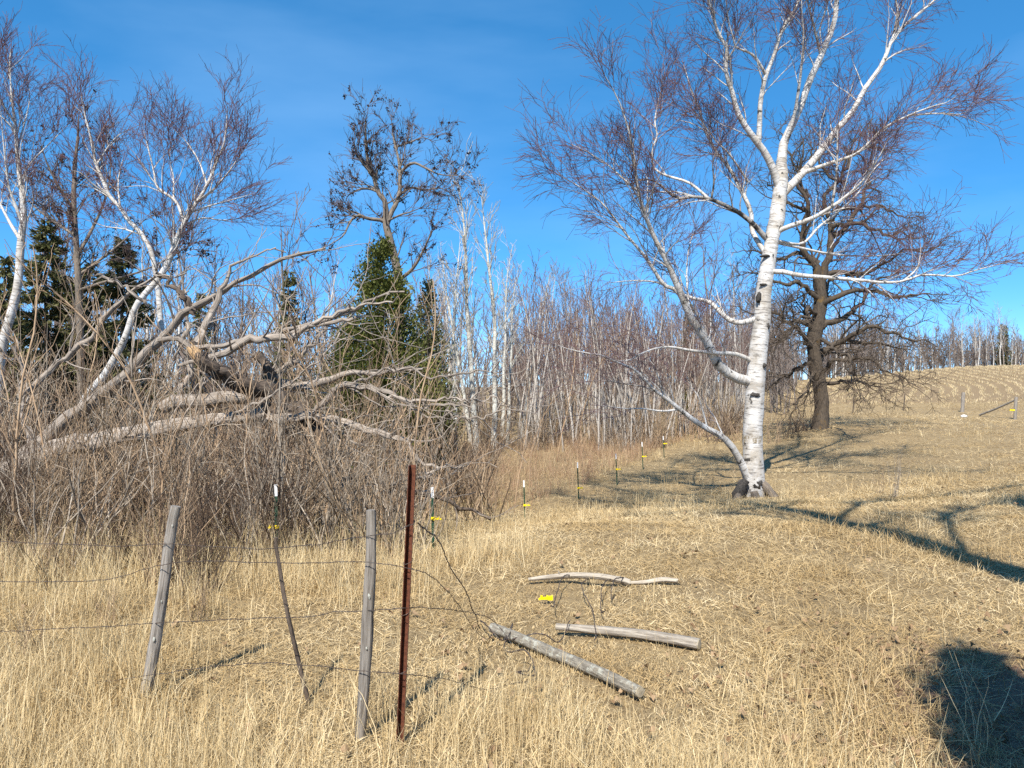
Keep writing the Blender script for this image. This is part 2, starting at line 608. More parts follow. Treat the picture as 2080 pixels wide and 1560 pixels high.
# the stubble field over the hill, in row coordinates: s across the rows, t along them
def field_xy(s, t):
    y = 51 + t
    x = 16.5 + s + 0.42 * t + 1.6 * np.sin(t / 7.5 + s * .05) - 1.2 * np.exp(-((t - 4) / 5.0) ** 2)
    y = y + 3.0 * np.exp(-s / 6.0) - 0.10 * s
    return x, y


S_, T_ = np.meshgrid(np.linspace(0, 62, 130), np.linspace(0, 34, 90))
FX, FY = field_xy(S_, T_)
FZ = height(FX, FY) + 0.03 - .25 * (1 - sm(np.minimum(np.minimum(T_, S_), 34 - T_), 0, 1.5))
f = link('field', grid_mesh('field', FX, FY, FZ, M['field']))
tag(f, 'harvested field of pale stubble rows on the hill', 'field', kind='structure')


# ------------------------------------------------------------------ grass and the like: every blade is geometry
def blades(rng, pos, ln, lean, width, curl, K=3, flat=0.0, tip=.3):
    """flat tapering blades rooted at pos; ln, lean, width, curl: one value per blade"""
    n = len(pos)
    b = rng.uniform(0, 2 * np.pi, n)
    P = np.zeros((n, K, 3))
    P[:, 0] = pos
    th = lean.copy()
    for k in range(1, K):
        d = np.stack([np.sin(th) * np.cos(b), np.sin(th) * np.sin(b), np.cos(th)], 1)
        P[:, k] = P[:, k - 1] + d * (ln / (K - 1))[:, None]
        th = th + curl * rng.uniform(.3, 1.2, n) / (K - 1)
        b = b + rng.normal(0, .3, n)
    low = pos[:, 2:3] + .012 + .03 * rng.uniform(0, 1, (n, K)) * np.linspace(0, 1, K)[None]
    P[:, 1:, 2] = np.maximum(P[:, 1:, 2], low[:, 1:])
    side = norm(np.stack([-np.sin(b), np.cos(b), rng.normal(0, .5, n)], 1))
    w = (width * rng.uniform(.6, 1.3, n))[:, None] * np.linspace(1, tip, K)[None]
    A = P + side[:, None] * w[..., None] * .5
    B = P - side[:, None] * w[..., None] * .5
    V = np.stack([A, B], 2).reshape(n, K * 2, 3)
    if K == 2:
        i = (np.arange(n) * 4)[:, None]
        return V.reshape(-1, 3), np.concatenate([i, i + 1, i + 3, i + 2], 1), 4
    m = K * 2 - 1                               # the last pair closes to one tip
    V = np.concatenate([V[:, :-2], P[:, -1:]], 1).reshape(-1, 3)
    i = (np.arange(n) * m)[:, None] + (np.arange(K - 2) * 2)[None]
    F = np.stack([i, i + 1, i + 3, i + 2], -1).reshape(-1, 4)
    e = np.arange(n) * m + m - 3
    return V, [np.stack([e, e + 1, e + 2], 1), F], m


def clumped(rng, x, y, per, rad):
    """per blades round each clump centre; returns root positions and the clump of each blade"""
    c = np.repeat(np.arange(len(x)), per)
    a = rng.uniform(0, 2 * np.pi, len(c))
    rr = np.repeat(rad, per) * np.sqrt(rng.uniform(0, 1, len(c)))
    px, py = x[c] + rr * np.cos(a), y[c] + rr * np.sin(a)
    return np.stack([px, py, height(px, py) - .005], 1), c


def grass_object(name, rng, pos, clump, mat, label, cat, ln, lean, width, curl, K=3, tip=.3):
    V, F, m = blades(rng, pos, ln, lean, width, curl, K, tip=tip)
    n = len(pos)
    tone = rng.uniform(0, 1, clump.max() + 1)[clump]
    o = link(name, mesh_np(name, V, F, mat, {'tint': np.repeat(rng.uniform(0, 1, n) ** 1.6, m), 'tone': np.repeat(tone, m)}, smooth=False))
    return tag(o, label, cat, kind='stuff')


def wedge(rng, n, y0, y1, p, margin=1.6, half=0.70):
    """points over the ground in view, thinner with distance"""
    u = rng.uniform(0, 1, n)
    if abs(p - 1) < 1e-6:
        y = y0 * (y1 / y0) ** u
    else:
        y = (y0 ** (1 - p) + u * (y1 ** (1 - p) - y0 ** (1 - p))) ** (1 / (1 - p))
    x = rng.uniform(-1, 1, n) * (half * y + margin)
    return x, y


def lumpy(x, y, s=1.0, ph=0.0):
    """smooth 0..1 patchiness"""
    v = np.sin(x * 1.3 * s + ph + 1.7 * np.sin(y * .8 * s + ph)) + np.sin(y * 1.6 * s - ph + 1.3 * np.sin(x * .9 * s + 2 * ph)) + .7 * np.sin(x * 3.1 * s + y * 2.3 * s + ph)
    return np.clip(v / 5.4 + .5, 0, 1)


def in_field(x, y):
    return (y > 54.5 - .10 * (x - 16) + 1.2 * np.sin(x * .9) + .8 * np.sin(x * 2.3)) & (x > 18 + .42 * (y - 51)) & (y < 84)


def yg(v):
    return 1.9 * FPX / (v - 780)


# where the logs lie: the grass there is pressed flat
LOGSEG = [((1000, 1300), (1300, 1435)), ((1130, 1284), (1420, 1322)), ((1074, 1192), (1376, 1192))]


def near_log(x, y):
    d = np.full(x.shape, 9.0)
    for (u0, v0), (u1, v1) in LOGSEG:
        a = np.array([(u0 - 1040) / FPX * yg(v0), yg(v0)])
        b = np.array([(u1 - 1040) / FPX * yg(v1), yg(v1)])
        ab = b - a
        t = np.clip(((x - a[0]) * ab[0] + (y - a[1]) * ab[1]) / (ab @ ab), 0, 1)
        dx, dy = x - a[0] - t * ab[0], y - a[1] - t * ab[1]
        d = np.minimum(d, np.hypot(dx, np.where(dy < 0, dy * .55, dy)))
    return d


rg = np.random.default_rng(11)
x, y = wedge(rg, 16500, 3.2, 16, .7)
xb, yb = wedge(rg, 8000, 13, 62, 1.4)
x, y = np.concatenate([x, xb]), np.concatenate([y, yb])
keep = (~in_field(x, y)) & (rg.uniform(0, 1, len(x)) > 0.05 + 0.35 * lumpy(x, y, 1.6, 2.0))
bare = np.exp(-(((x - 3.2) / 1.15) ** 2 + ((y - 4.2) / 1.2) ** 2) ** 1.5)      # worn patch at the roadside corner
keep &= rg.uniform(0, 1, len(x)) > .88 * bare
x, y = x[keep], y[keep]
pos, cl = clumped(rg, x, y, 20, .10 + .018 * y)
nl = near_log(pos[:, 0], pos[:, 1])
ok = nl > .02
pos, cl, nl = pos[ok], cl[ok], nl[ok]
n = len(pos)
far = 1 + pos[:, 1] / 13
tuss = sm(lumpy(x, y, .9, 4.0), .52, .75)[cl]             # longer tussocks here and there
up_ = rg.uniform(0, 1, len(x))[cl] < .07 + .22 * tuss
short = np.where(nl < .35, .5, 1.0)
grass_object('grass', rg, pos, cl, M['grass'], 'matted dry tan grass covering the pasture', 'grass',
             rg.uniform(.05, .135, n) * (1 + .8 * tuss) * (1 + pos[:, 1] / 40) * short, np.where(up_, rg.uniform(.2, 1.0, n), rg.uniform(1.05, 1.58, n)), .0038 * far, np.where(up_, 1.1, .45))

# taller standing grass: roadside verge, thicket foot, swale edge
x, y = wedge(rg, 30000, 3.1, 40, 1.25)
r_ = rg.uniform(0, 1, len(x))
lum = sm(lumpy(x, y, 1.9, .6), .35, .70)
verge = (1 - sm(y, 3.9, 5.0)) * (.20 + .8 * lum) * (1 - sm(x, .9, 2.3)) * .55
leftg = sm(-x, 1.6, 3.2) * (1 - sm(y, 9, 11)) * .48 * (.2 + .9 * lum)
foot = np.exp(-((y - (7.7 + .22 * (x + 2))) / 1.0) ** 2) * (x < .3) * .6 * (.35 + .65 * lum)
swale = np.exp(-(((y - (12.6 + 1.5 * x)) / 1.3) ** 2)) * (x > -1.2) * (x < 5) * .5 * (.3 + .7 * lum)
bir = np.exp(-(((x - 5.3) / 1.1) ** 2 + ((y - 16.7) / .8) ** 2)) * .6
mid = .010 + .03 * (y > 18)
dens = np.maximum.reduce([verge, leftg, foot, swale, bir, mid * np.ones_like(x)])
keep = (r_ < dens) & ~in_field(x, y) & ~((x > 2.2) & (y < 5.3)) & ((near_log(x, y) > .45) | (r_ < .02))
x, y = x[keep], y[keep]
pos, cl = clumped(rg, x, y, 11, np.full(len(x), .13))
n = len(pos)
thin = (rg.uniform(0, 1, len(x)) < .5)[cl]
grass_object('tall_grass', rg, pos, cl, M['stalk'], 'tall pale dry grass standing along the fence and thicket foot', 'grass',
             rg.uniform(.16, .52, n) * (rg.uniform(.55, 1.1, len(x)) * (1 + .45 * sm(y, 5.5, 7) * (x < -.5)))[cl], np.where(thin, rg.uniform(0, .3, n), rg.uniform(.05, .75, n)), .0032 * (1 + pos[:, 1] / 16), np.where(thin, .4, 1.0), K=4)

# reddish stems in the swale behind the green posts
x = rg.uniform(-7, 9, 5200)
y = rg.uniform(15, 33, 5200)
line = 15.0 + 2.35 * x                       # the fence line of green posts
keep = (y > np.maximum(line + .6, 15.5)) & (rg.uniform(0, 1, 5200) < .25 + .75 * lumpy(x, y, .8, 3.0))
x, y = x[keep], y[keep]
pos, cl = clumped(rg, x, y, 12, np.full(len(x), .18))
n = len(pos)
grass_object('red_stemmed_growth', rg, pos, cl, M['redstem'], 'reddish dry stems filling the swale before the saplings', 'undergrowth',
             rg.uniform(.2, .8, n) * rg.uniform(.4, 1.3, len(x))[cl], rg.uniform(0, .6, n), np.full(n, .008), np.full(n, .4))

# fallen leaves
x, y = wedge(rg, 5200, 3.2, 22, 1.6)
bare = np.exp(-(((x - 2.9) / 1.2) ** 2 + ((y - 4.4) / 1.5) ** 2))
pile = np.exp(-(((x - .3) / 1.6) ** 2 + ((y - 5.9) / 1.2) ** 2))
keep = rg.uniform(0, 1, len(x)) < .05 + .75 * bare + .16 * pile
x, y = x[keep], y[keep]
n = len(x)
a = np.linspace(0, 2 * np.pi, 8, endpoint=False)[None] + rg.uniform(0, 6.3, (n, 1))
rr = np.array([.05, .028, .034, .022, .03, .022, .034, .028])[None] * rg.uniform(.6, 1.3, (n, 8)) * rg.uniform(.45, .95, (n, 1))
V = np.stack([rr * np.cos(a), rr * np.sin(a), .014 * np.cos(2 * a + rg.uniform(0, 6, (n, 1))) + rr * np.cos(a - rg.uniform(0, 6.3, (n, 1))) * rg.uniform(0, .8, (n, 1))], -1)
V = np.concatenate([V, np.zeros((n, 1, 3))], 1) + np.stack([x, y, height(x, y) + rg.uniform(.02, .07, n)], 1)[:, None]
k8 = np.arange(8)
F = np.stack([np.arange(n)[:, None] * 9 + k8, np.arange(n)[:, None] * 9 + (k8 + 1) % 8, np.arange(n)[:, None] * 9 + np.full(8, 8)], -1).reshape(-1, 3)
o = link('fallen_leaves', mesh_np('fallen_leaves', V.reshape(-1, 3), F, M['litter'], {'tint': np.repeat(rg.uniform(0, 1, n), 9), 'tone': np.repeat(rg.uniform(0, 1, n), 9)}, False))
tag(o, 'brown dead leaves scattered over the dry grass', 'leaves', kind='stuff')

# stubble in rows on the field
rows_s = np.arange(.3, 61, .95)
tt = np.arange(0, 33.6, .17)
S_, T_ = np.meshgrid(rows_s, tt)
S_, T_ = S_.ravel(), T_.ravel()
S_ = S_ + rg.normal(0, .07, len(S_))
T_ = T_ + rg.uniform(-.1, .1, len(T_))
head = sm(T_, 3, 7)                         # the headland nearest the fence is trampled
S_ = S_ + (1 - head) * rg.normal(0, .35, len(S_))
keep = rg.uniform(0, 1, len(S_)) < .55 + .4 * head
S_, T_ = S_[keep], T_[keep]
x, y = field_xy(S_, T_)
pos, cl = clumped(rg, x, y, 8, np.full(len(x), .13))
pos[:, 2] += .03
n = len(pos)
grass_object('crop_stubble', rg, pos, cl, M['stubble'], 'pale cut crop stubble standing in curved rows on the hill', 'stubble',
             rg.uniform(.08, .20, n), rg.uniform(0, .7, n), np.full(n, .026), np.full(n, .3), K=2, tip=.7)

# ------------------------------------------------------------------ trees
def limb(px, Y, w, K=14, dy=0.0, dyp=1.0, taper=0.0):
    """a limb through photograph pixels (u, v) at depth Y, drifting by dy towards its tip; w: widths in pixels"""
    p = np.array(px, float)
    cl = np.concatenate([[0], np.cumsum(np.linalg.norm(np.diff(p, axis=0), axis=1))])
    s = cl / cl[-1]
    Yk = Y + (dy if np.isscalar(dy) else 0) * s ** dyp
    if not np.isscalar(dy):
        Yk = Y + np.interp(s, np.linspace(0, 1, len(dy)), dy)
    P = np.stack([(p[:, 0] - 1040) / FPX * Yk, Yk, CAMZ - (p[:, 1] - 780) / FPX * Yk], 1)
    R = np.asarray(w, float) / FPX * Y * .5
    p_, r_ = spline(P, R, K)
    return p_, r_ * (1 - taper * np.linspace(0, 1, K))


def stack(limbs):
    return np.stack([l[0] for l in limbs]), np.stack([l[1] for l in limbs])


def put(root, name, tub, mat, origin, label=None):
    o = link(name, tub.mesh(name, mat, origin), root)
    if label:
        o['label'] = label
    return o


def lump(center, radii, seed, mat, name, parent, origin, rough=.18, n=10, m=7):
    """a small irregular knob"""
    r = np.random.default_rng(seed)
    th = np.linspace(0, np.pi, m)[:, None]
    ph = np.linspace(0, 2 * np.pi, n, endpoint=False)[None]
    q = 1 + rough * r.standard_normal((m, n))
    q[0] = q[0, 0]
    q[-1] = q[-1, 0]
    V = np.stack([radii[0] * np.sin(th) * np.cos(ph) * q, radii[1] * np.sin(th) * np.sin(ph) * q, radii[2] * np.cos(th) * np.ones_like(ph) * q], -1)
    i = np.arange(m - 1)[:, None] * n
    k = np.arange(n)[None]
    F = np.stack([i + k, i + n + k, i + n + (k + 1) % n, i + (k + 1) % n], -1).reshape(-1, 4)
    return link(name, mesh_np(name, V.reshape(-1, 3) + (np.asarray(center) - np.asarray(origin)), F, mat), parent)


# ---- the big birch in the middle right
BY = 17.0
rb = np.random.default_rng(21)
b_base = at(1530, 1003, BY)
b_base[2] = h1(b_base[0], b_base[1])
birch = thing('birch_tree', 'large white birch with many limbs, the biggest tree in the pasture', 'tree', b_base)
o_ = np.array(b_base)
trunk = limb([(1531, 1022), (1530, 1000), (1529, 960), (1528, 900), (1529, 840), (1531, 780), (1536, 720), (1541, 660), (1546, 600), (1554, 540), (1563, 490), (1573, 441), (1581, 402), (1585, 363), (1590, 304), (1597, 280), (1619, 235), (1648, 162), (1668, 113), (1693, 54), (1698, 0), (1706, -80), (1712, -200), (1716, -260)],
             BY, [54, 46, 41, 39, 38, 37, 37, 34, 31, 29, 27, 31, 28, 24, 18, 15, 14, 13, 12, 10, 9, 7, 4, 1.5], K=70, dy=[0, 0, 0, 0.2, .5, 1.0])
kj = np.cumsum(rb.normal(0, .011, (70, 3)), 0) * np.array([1, 1, 0])
trunk = (trunk[0] + kj - np.linspace(0, 1, 70)[:, None] * kj[-1], trunk[1])
btrunk = put(birch, 'trunk', Tubes(1).add(*trunk, sides=18, rough=.03, ridge=.03), M['birch'], o_)
BL = [
    # (pixels, widths, drift)
    ([(1583, 385), (1570, 343), (1550, 304), (1531, 280), (1501, 235), (1487, 186), (1474, 142), (1477, 98), (1457, 64), (1447, 20), (1438, 0), (1420, -60), (1400, -160)], [20, 17, 14, 10, 7, 3], -1.2),
    ([(1541, 292), (1543, 245), (1545, 206), (1555, 157), (1570, 118), (1590, 59), (1619, 10), (1640, -60), (1665, -170)], [13, 12, 10, 6, 2], -.6),
    ([(1555, 150), (1531, 113), (1496, 96), (1490, 80), (1480, 40), (1470, -30)], [7, 6, 4, 2], -.8),
    ([(1580, 405), (1594, 390), (1624, 358), (1658, 319), (1698, 265), (1732, 226), (1756, 181), (1791, 132), (1815, 74), (1840, 49), (1869, 25), (1899, 0), (1930, -40), (1960, -90)], [20, 19, 16, 13, 9, 3], 1.6),
    ([(1815, 76), (1823, 29), (1820, 0), (1815, -80)], [8, 7, 5, 2], .6),
    ([(1572, 478), (1590, 465), (1648, 444), (1678, 427), (1717, 400), (1756, 363), (1785, 320), (1810, 270)], [13, 12, 9, 6, 2], -1.5),
    ([(1578, 488), (1629, 495), (1663, 461), (1707, 427), (1747, 387), (1776, 343), (1830, 290)], [6, 7, 6, 4, 2], 2.2),
    ([(1628, 352), (1690, 330), (1737, 314), (1766, 289), (1796, 260), (1845, 235), (1894, 216), (1928, 206), (1960, 180)], [11, 9, 7, 5, 2], -1.8),
    ([(1845, 234), (1913, 230), (1957, 230), (1994, 196)], [5, 4, 3, 1.5], .5),
    ([(1556, 552), (1590, 552), (1624, 559), (1688, 564), (1747, 569), (1796, 574), (1835, 571), (1869, 559), (1903, 559), (1943, 561), (1982, 549), (2021, 539), (2070, 528)], [13, 11, 9, 7, 5, 2], -2.4),
    ([(1835, 571), (1862, 545), (1870, 510), (1868, 480)], [5, 4, 3, 1.5], .3),
    ([(1568, 490), (1624, 503), (1683, 515), (1747, 520), (1815, 517), (1860, 505)], [8, 7, 5, 4, 2], 1.6),
    ([(1562, 490), (1550, 478), (1531, 456), (1501, 432), (1462, 412), (1433, 402), (1403, 400), (1374, 402), (1354, 387), (1330, 368), (1305, 365), (1270, 375), (1225, 350)], [14, 12, 10, 8, 5, 2], -1.3),
    ([(1440, 404), (1403, 373), (1374, 363), (1344, 353), (1327, 338), (1325, 304), (1335, 275), (1330, 245), (1340, 196), (1350, 150), (1345, 110)], [7, 7, 6, 5, 3, 1.5], 1.4),
    ([(1558, 520), (1528, 470), (1525, 430), (1501, 378), (1482, 343), (1452, 304), (1433, 265), (1423, 230), (1403, 181), (1398, 162), (1385, 120)], [12, 13, 11, 9, 6, 2], 1.5),
    ([(1520, 370), (1482, 314), (1452, 284), (1420, 240), (1400, 210)], [6, 5, 4, 1.5], -1.0),
    ([(1525, 775), (1509, 773), (1490, 764), (1467, 750), (1452, 730), (1438, 697), (1418, 668), (1398, 634), (1384, 599), (1354, 530), (1335, 495), (1320, 461), (1305, 422), (1295, 383), (1290, 338), (1283, 289), (1266, 230), (1251, 191), (1232, 162), (1215, 120)], [24, 25, 22, 19, 15, 11, 8, 5, 2], -2.6),
    ([(1394, 625), (1374, 590), (1349, 579), (1325, 543), (1305, 515), (1276, 481), (1246, 441), (1222, 412), (1183, 383), (1148, 363), (1105, 338)], [12, 10, 8, 6, 4, 1.5], -1.0),
    ([(1293, 386), (1266, 363), (1232, 333), (1202, 314), (1173, 299), (1130, 280)], [6, 5, 4, 3, 1.5], .8),
    ([(1536, 648), (1510, 655), (1487, 653), (1467, 638), (1442, 614), (1413, 607), (1390, 600), (1340, 575), (1290, 570), (1230, 575)], [15, 13, 11, 9, 6, 2], 1.2),
    ([(1530, 735), (1510, 725), (1492, 719), (1452, 717), (1403, 712), (1364, 705), (1335, 707), (1305, 717), (1276, 732), (1251, 732), (1215, 720)], [12, 11, 9, 6, 4, 1.5], -2.2),
    ([(1524, 985), (1509, 947), (1487, 908), (1462, 884), (1433, 869), (1403, 849), (1379, 830), (1354, 810), (1330, 793), (1310, 771), (1290, 751), (1256, 737), (1222, 722), (1192, 717), (1158, 710), (1129, 700), (1085, 680)], [22, 18, 16, 12, 9, 6, 4, 1.5], -1.6),
    ([(1379, 832), (1344, 835), (1305, 830), (1271, 830), (1232, 825), (1192, 822)], [6, 5, 4, 3, 1.5], -.6),
    ([(1354, 810), (1315, 788), (1276, 781), (1222, 773), (1168, 778), (1124, 786)], [5, 4, 3, 2, 1.2], .8),
    ([(1445, 405), (1450, 370), (1448, 330), (1460, 290)], [6, 5, 4, 1.5], -.5),
    ([(1690, 420), (1700, 340), (1702, 260), (1715, 190)], [6, 6, 4, 1.5], .6),
    ([(1590, 300), (1612, 240), (1625, 160), (1632, 80), (1628, 10), (1630, -80)], [10, 9, 8, 6, 4, 2], -1.3),
    ([(1400, 640), (1395, 560), (1400, 500), (1420, 450)], [6, 5, 4, 1.5], 1.0),
    ([(1668, 113), (1655, 60), (1640, 0), (1635, -70)], [8, 7, 5, 2], -.7),
]
def depth_near(done, u, v):
    """depth of the nearest point, in the picture, of the limbs already made"""
    best, bd = BY, 1e9
    for P, R in done:
        uu = P[:, 0] / P[:, 1] * FPX + 1040
        vv = 780 - (P[:, 2] - CAMZ) / P[:, 1] * FPX
        d = (uu - u) ** 2 + (vv - v) ** 2
        k = int(d.argmin())
        if d[k] < bd:
            best, bd = P[k, 1], d[k]
    return best


done = [trunk]
for px, w, dy in BL:
    y0 = depth_near(done, *px[0])
    L_ = limb(px, y0, np.array(w) * .84, K=26, dy=dy, taper=.45)
    done.append(L_)
    put(birch, 'limb', Tubes(len(done)).add(*L_, sides=9, rough=.03), M['birch_dark' if len(done) in (6, 14, 25, 26, 27) else 'birch'], o_)
LP, LR = stack(done[1:])
tl = (trunk[0][40:][None], trunk[1][40:][None])
T = Tubes(3)
LOW = [20, 21, 22, 23, 24]                     # low limbs carry fewer twigs
hi = [k for k in range(len(LP)) if k + 1 not in LOW]
lo = [k - 1 for k in LOW]
T3 = Tubes(4)
for LPk, LRk, q in ((LP[hi], LR[hi], 1.0), (LP[lo], LR[lo], .45), (tl[0], tl[1], .9)):
    A1 = grow(LPk, LRk, rb, dens=4.2 * q, L=(.6, 1.75), ang=(.4, .95), up=.25, trop=.02, wig=.13, K=7, rr=.6, rmax=.022, rend=.006, t0=.18, fall=.35)
    T.add(*A1, sides=4)
    A2 = grow(*A1, rb, dens=7.5 * q ** .5, L=(.35, 1.0), ang=(.35, .9), up=.08, wig=.15, K=5, rr=.6, rmax=.009, rend=.0042, t0=.15, fall=.4)
    A2e = grow(LPk, LRk, rb, dens=8.0 * q, L=(.4, 1.1), ang=(.3, .9), up=.1, wig=.15, K=5, rr=.5, rmax=.008, rend=.0040, t0=.45, fall=.2)
    A2 = (np.concatenate([A2[0], A2e[0]]), np.concatenate([A2[1], A2e[1]]))
    T.add(*A2, sides=3)
    A3 = grow(*A2, rb, dens=9.5 * q ** .5, L=(.2, .65), ang=(.3, .9), up=.0, trop=-.08, wig=.2, K=3, rr=.7, rmax=.0050, rend=.0034, t0=.15, fall=.3)
    T3.add(*A3, sides=3)
put(birch, 'branches', T, M['birch'], o_)['kind'] = 'stuff'
put(birch, 'crown', T3, M['birch'], o_)['kind'] = 'stuff'


def on_trunk(u, v, push):
    d = np.abs(780 - (trunk[0][:, 2] - CAMZ) / trunk[0][:, 1] * FPX - v)
    k = int(d[:50].argmin())
    p = at(u, v, trunk[0][k, 1] - trunk[1][k] * push)
    return p


for k, (u, v, rx, rz, pu) in enumerate([(1541, 604, .055, .13, .92), (1536, 802, .11, .05, .93), (1552, 742, .045, .05, .85), (1550, 578, .09, .025, .93), (1555, 520, .10, .03, .93), (1560, 662, .04, .07, .7), (1540, 985, .10, .12, .85)]):
    lump(on_trunk(u, v, pu), (rx, .05, rz), 40 + k, M['scar'], 'bark_scar', btrunk, o_, .22)
kk = [int(np.abs(780 - (trunk[0][:, 2] - CAMZ) / trunk[0][:, 1] * FPX - v).argmin()) for v in (897, 884)]
bp, br = spline(np.array([at(1528, 899, trunk[0][kk[0], 1]), at(1528, 891, trunk[0][kk[0], 1]), at(1528.5, 883, trunk[0][kk[1], 1])]), np.array([1, 1.0, 1]) * trunk[1][kk[0]] * 1.015, 6)
put(btrunk, 'bark_band', Tubes(5).add(bp, br, sides=20, rough=.008), M['scarband'], o_, 'brown ring round the lower birch trunk')
sp, sr = limb([(1516, 975), (1506, 990), (1498, 1010), (1496, 1032)], BY - .25, [14, 22, 24, 22], K=10)
put(birch, 'dead_stub', Tubes(6).add(sp, sr, sides=9, caps=True, rough=.08), M['scar'], o_, 'black rotten stub leaning at the birch base')
for k, (u, v, dx) in enumerate([(1512, 1012, -.5), (1550, 1014, .55), (1530, 1022, .1)]):
    p0 = at(u, v - 22, BY - .15)
    p1 = p0 + np.array([dx * .5, -.25, -.28])
    p2 = p0 + np.array([dx * .9, -.45, -.62])
    rp, rr_ = spline(np.array([p0 + np.array([0, .1, .1]), p1, p2]), [.11, .08, .04], 8)
    put(birch, 'root', Tubes(60 + k).add(rp, rr_, sides=9, rough=.06), M['seedtree'], o_)

# ---- the oak behind it
OY = 30.0
ro = np.random.default_rng(5)
k_base = at(1668, 872, OY)
k_base[2] = h1(k_base[0], k_base[1])
oak = thing('oak_tree', 'dark gnarled oak with low spreading limbs behind the white birch', 'tree', k_base)
o_ = np.array(k_base)
otr = limb([(1668, 888), (1667, 868), (1670, 835), (1668, 795), (1659, 745), (1654, 705), (1660, 660), (1668, 610), (1664, 570), (1660, 545)], OY, [44, 33, 27, 26, 25, 25, 25, 23, 20, 15], K=40)
put(oak, 'trunk', Tubes(1).add(*otr, sides=20, rough=.05, ridge=.08), M['oak'], o_)
OL = [
    ([(1666, 592), (1655, 540), (1640, 500), (1638, 450), (1655, 400), (1648, 340), (1668, 285), (1662, 240)], [24, 21, 18, 14, 11, 7, 3], -1),
    ([(1666, 592), (1680, 530), (1696, 480), (1700, 430), (1690, 380), (1712, 320), (1718, 265), (1735, 225)], [24, 21, 18, 15, 11, 7, 3], .8),
    ([(1694, 480), (1725, 440), (1745, 390), (1770, 350), (1790, 300)], [14, 12, 9, 6, 3], 1.5),
    ([(1672, 622), (1710, 600), (1750, 592), (1800, 600), (1850, 588), (1905, 598)], [17, 14, 11, 8, 5, 2], -2),
    ([(1668, 665), (1700, 650), (1740, 630), (1775, 590), (1820, 560), (1870, 555)], [19, 16, 12, 9, 6, 2], 2),
    ([(1665, 712), (1695, 700), (1730, 678), (1770, 655), (1810, 662), (1850, 675), (1905, 690)], [18, 16, 13, 10, 7, 2], -1),
    ([(1665, 735), (1700, 715), (1740, 700), (1790, 708), (1830, 722), (1880, 728)], [15, 13, 10, 8, 5, 2], 1.5),
    ([(1665, 765), (1700, 745), (1740, 748), (1780, 765), (1820, 770), (1860, 790)], [14, 12, 9, 7, 4, 2], -2.5),
    ([(1668, 785), (1700, 778), (1730, 785), (1770, 790), (1800, 800), (1825, 812)], [11, 10, 8, 6, 3, 1.5], .5),
    ([(1668, 560), (1710, 545), (1750, 540), (1800, 520), (1850, 512), (1890, 490)], [16, 13, 10, 7, 5, 2], -1),
    ([(1700, 420), (1740, 410), (1790, 395), (1840, 400), (1890, 415)], [13, 10, 8, 5, 2], 1),
    ([(1690, 460), (1740, 452), (1800, 468), (1850, 465), (1905, 480)], [14, 11, 8, 5, 2], -2),
    ([(1712, 345), (1750, 325), (1790, 330), (1830, 325)], [10, 8, 5, 2], 1),
    ([(1710, 370), (1690, 330), (1670, 280), (1665, 240)], [9, 8, 5, 2], 2),
    ([(1660, 605), (1620, 592), (1580, 600), (1540, 588), (1490, 600)], [15, 12, 9, 6, 2], -1.5),
    ([(1656, 665), (1620, 655), (1585, 640), (1545, 655), (1490, 650)], [16, 13, 10, 6, 2], 1),
    ([(1656, 705), (1625, 690), (1595, 672), (1560, 690), (1520, 700)], [14, 12, 9, 5, 2], -2),
    ([(1658, 735), (1630, 735), (1600, 755), (1570, 775), (1540, 800)], [13, 11, 8, 5, 2], 1),
    ([(1662, 760), (1635, 770), (1610, 795), (1590, 815), (1570, 825)], [11, 9, 7, 4, 2], -1.5),
    ([(1664, 535), (1625, 515), (1585, 520), (1545, 495), (1500, 500)], [15, 12, 9, 6, 2], 1.5),
    ([(1645, 440), (1615, 425), (1585, 400), (1560, 395)], [11, 9, 6, 2], -1),
    ([(1645, 400), (1620, 350), (1600, 310), (1590, 270)], [10, 8, 5, 2], 1),
    ([(1660, 690), (1690, 700), (1710, 730), (1720, 760), (1740, 800)], [12, 10, 8, 5, 2], -4.5),
    ([(1660, 640), (1640, 640), (1620, 660), (1600, 700)], [12, 10, 7, 3], -4.5),
    ([(1662, 610), (1690, 590), (1720, 580), (1740, 560)], [13, 11, 7, 3], 4.5),
    ([(1662, 660), (1650, 650), (1640, 620), (1620, 600)], [13, 11, 7, 3], 4.5),
]
ol = []
for px, w, dy in OL:
    L_ = limb(px, OY, np.array(w) * .76, K=22, dy=dy, taper=.3)
    jit = np.cumsum(ro.normal(0, .075, (22, 3)), 0)
    jit -= jit[:1]
    L_ = (L_[0] + jit, L_[1])
    ol.append(L_)
    put(oak, 'limb', Tubes(2).add(*L_, sides=8, rough=.05), M['oak'], o_)
LP, LR = stack(ol)
T = Tubes(3)
A1 = grow(LP, LR, ro, dens=4.0, L=(.8, 2.6), ang=(.4, 1.1), up=.02, trop=.02, wig=.28, K=8, rr=.6, rmax=.05, rend=.009, t0=.15, fall=.35)
T.add(*A1, sides=5)
A2 = grow(*A1, ro, dens=3.8, L=(.35, 1.0), ang=(.5, 1.1), up=.05, trop=.02, wig=.28, K=6, rr=.6, rmax=.02, rend=.008, t0=.15, fall=.4)
T.add(*A2, sides=3)
put(oak, 'branches', T, M['oak'], o_)['kind'] = 'stuff'
A3 = grow(*A2, ro, dens=6.5, L=(.15, .6), ang=(.4, 1.0), up=.05, wig=.25, K=3, rr=.7, rmax=.010, rend=.006, t0=.2, fall=.3)
put(oak, 'crown', Tubes(4).add(*A3, sides=3), M['oak'], o_)['kind'] = 'stuff'


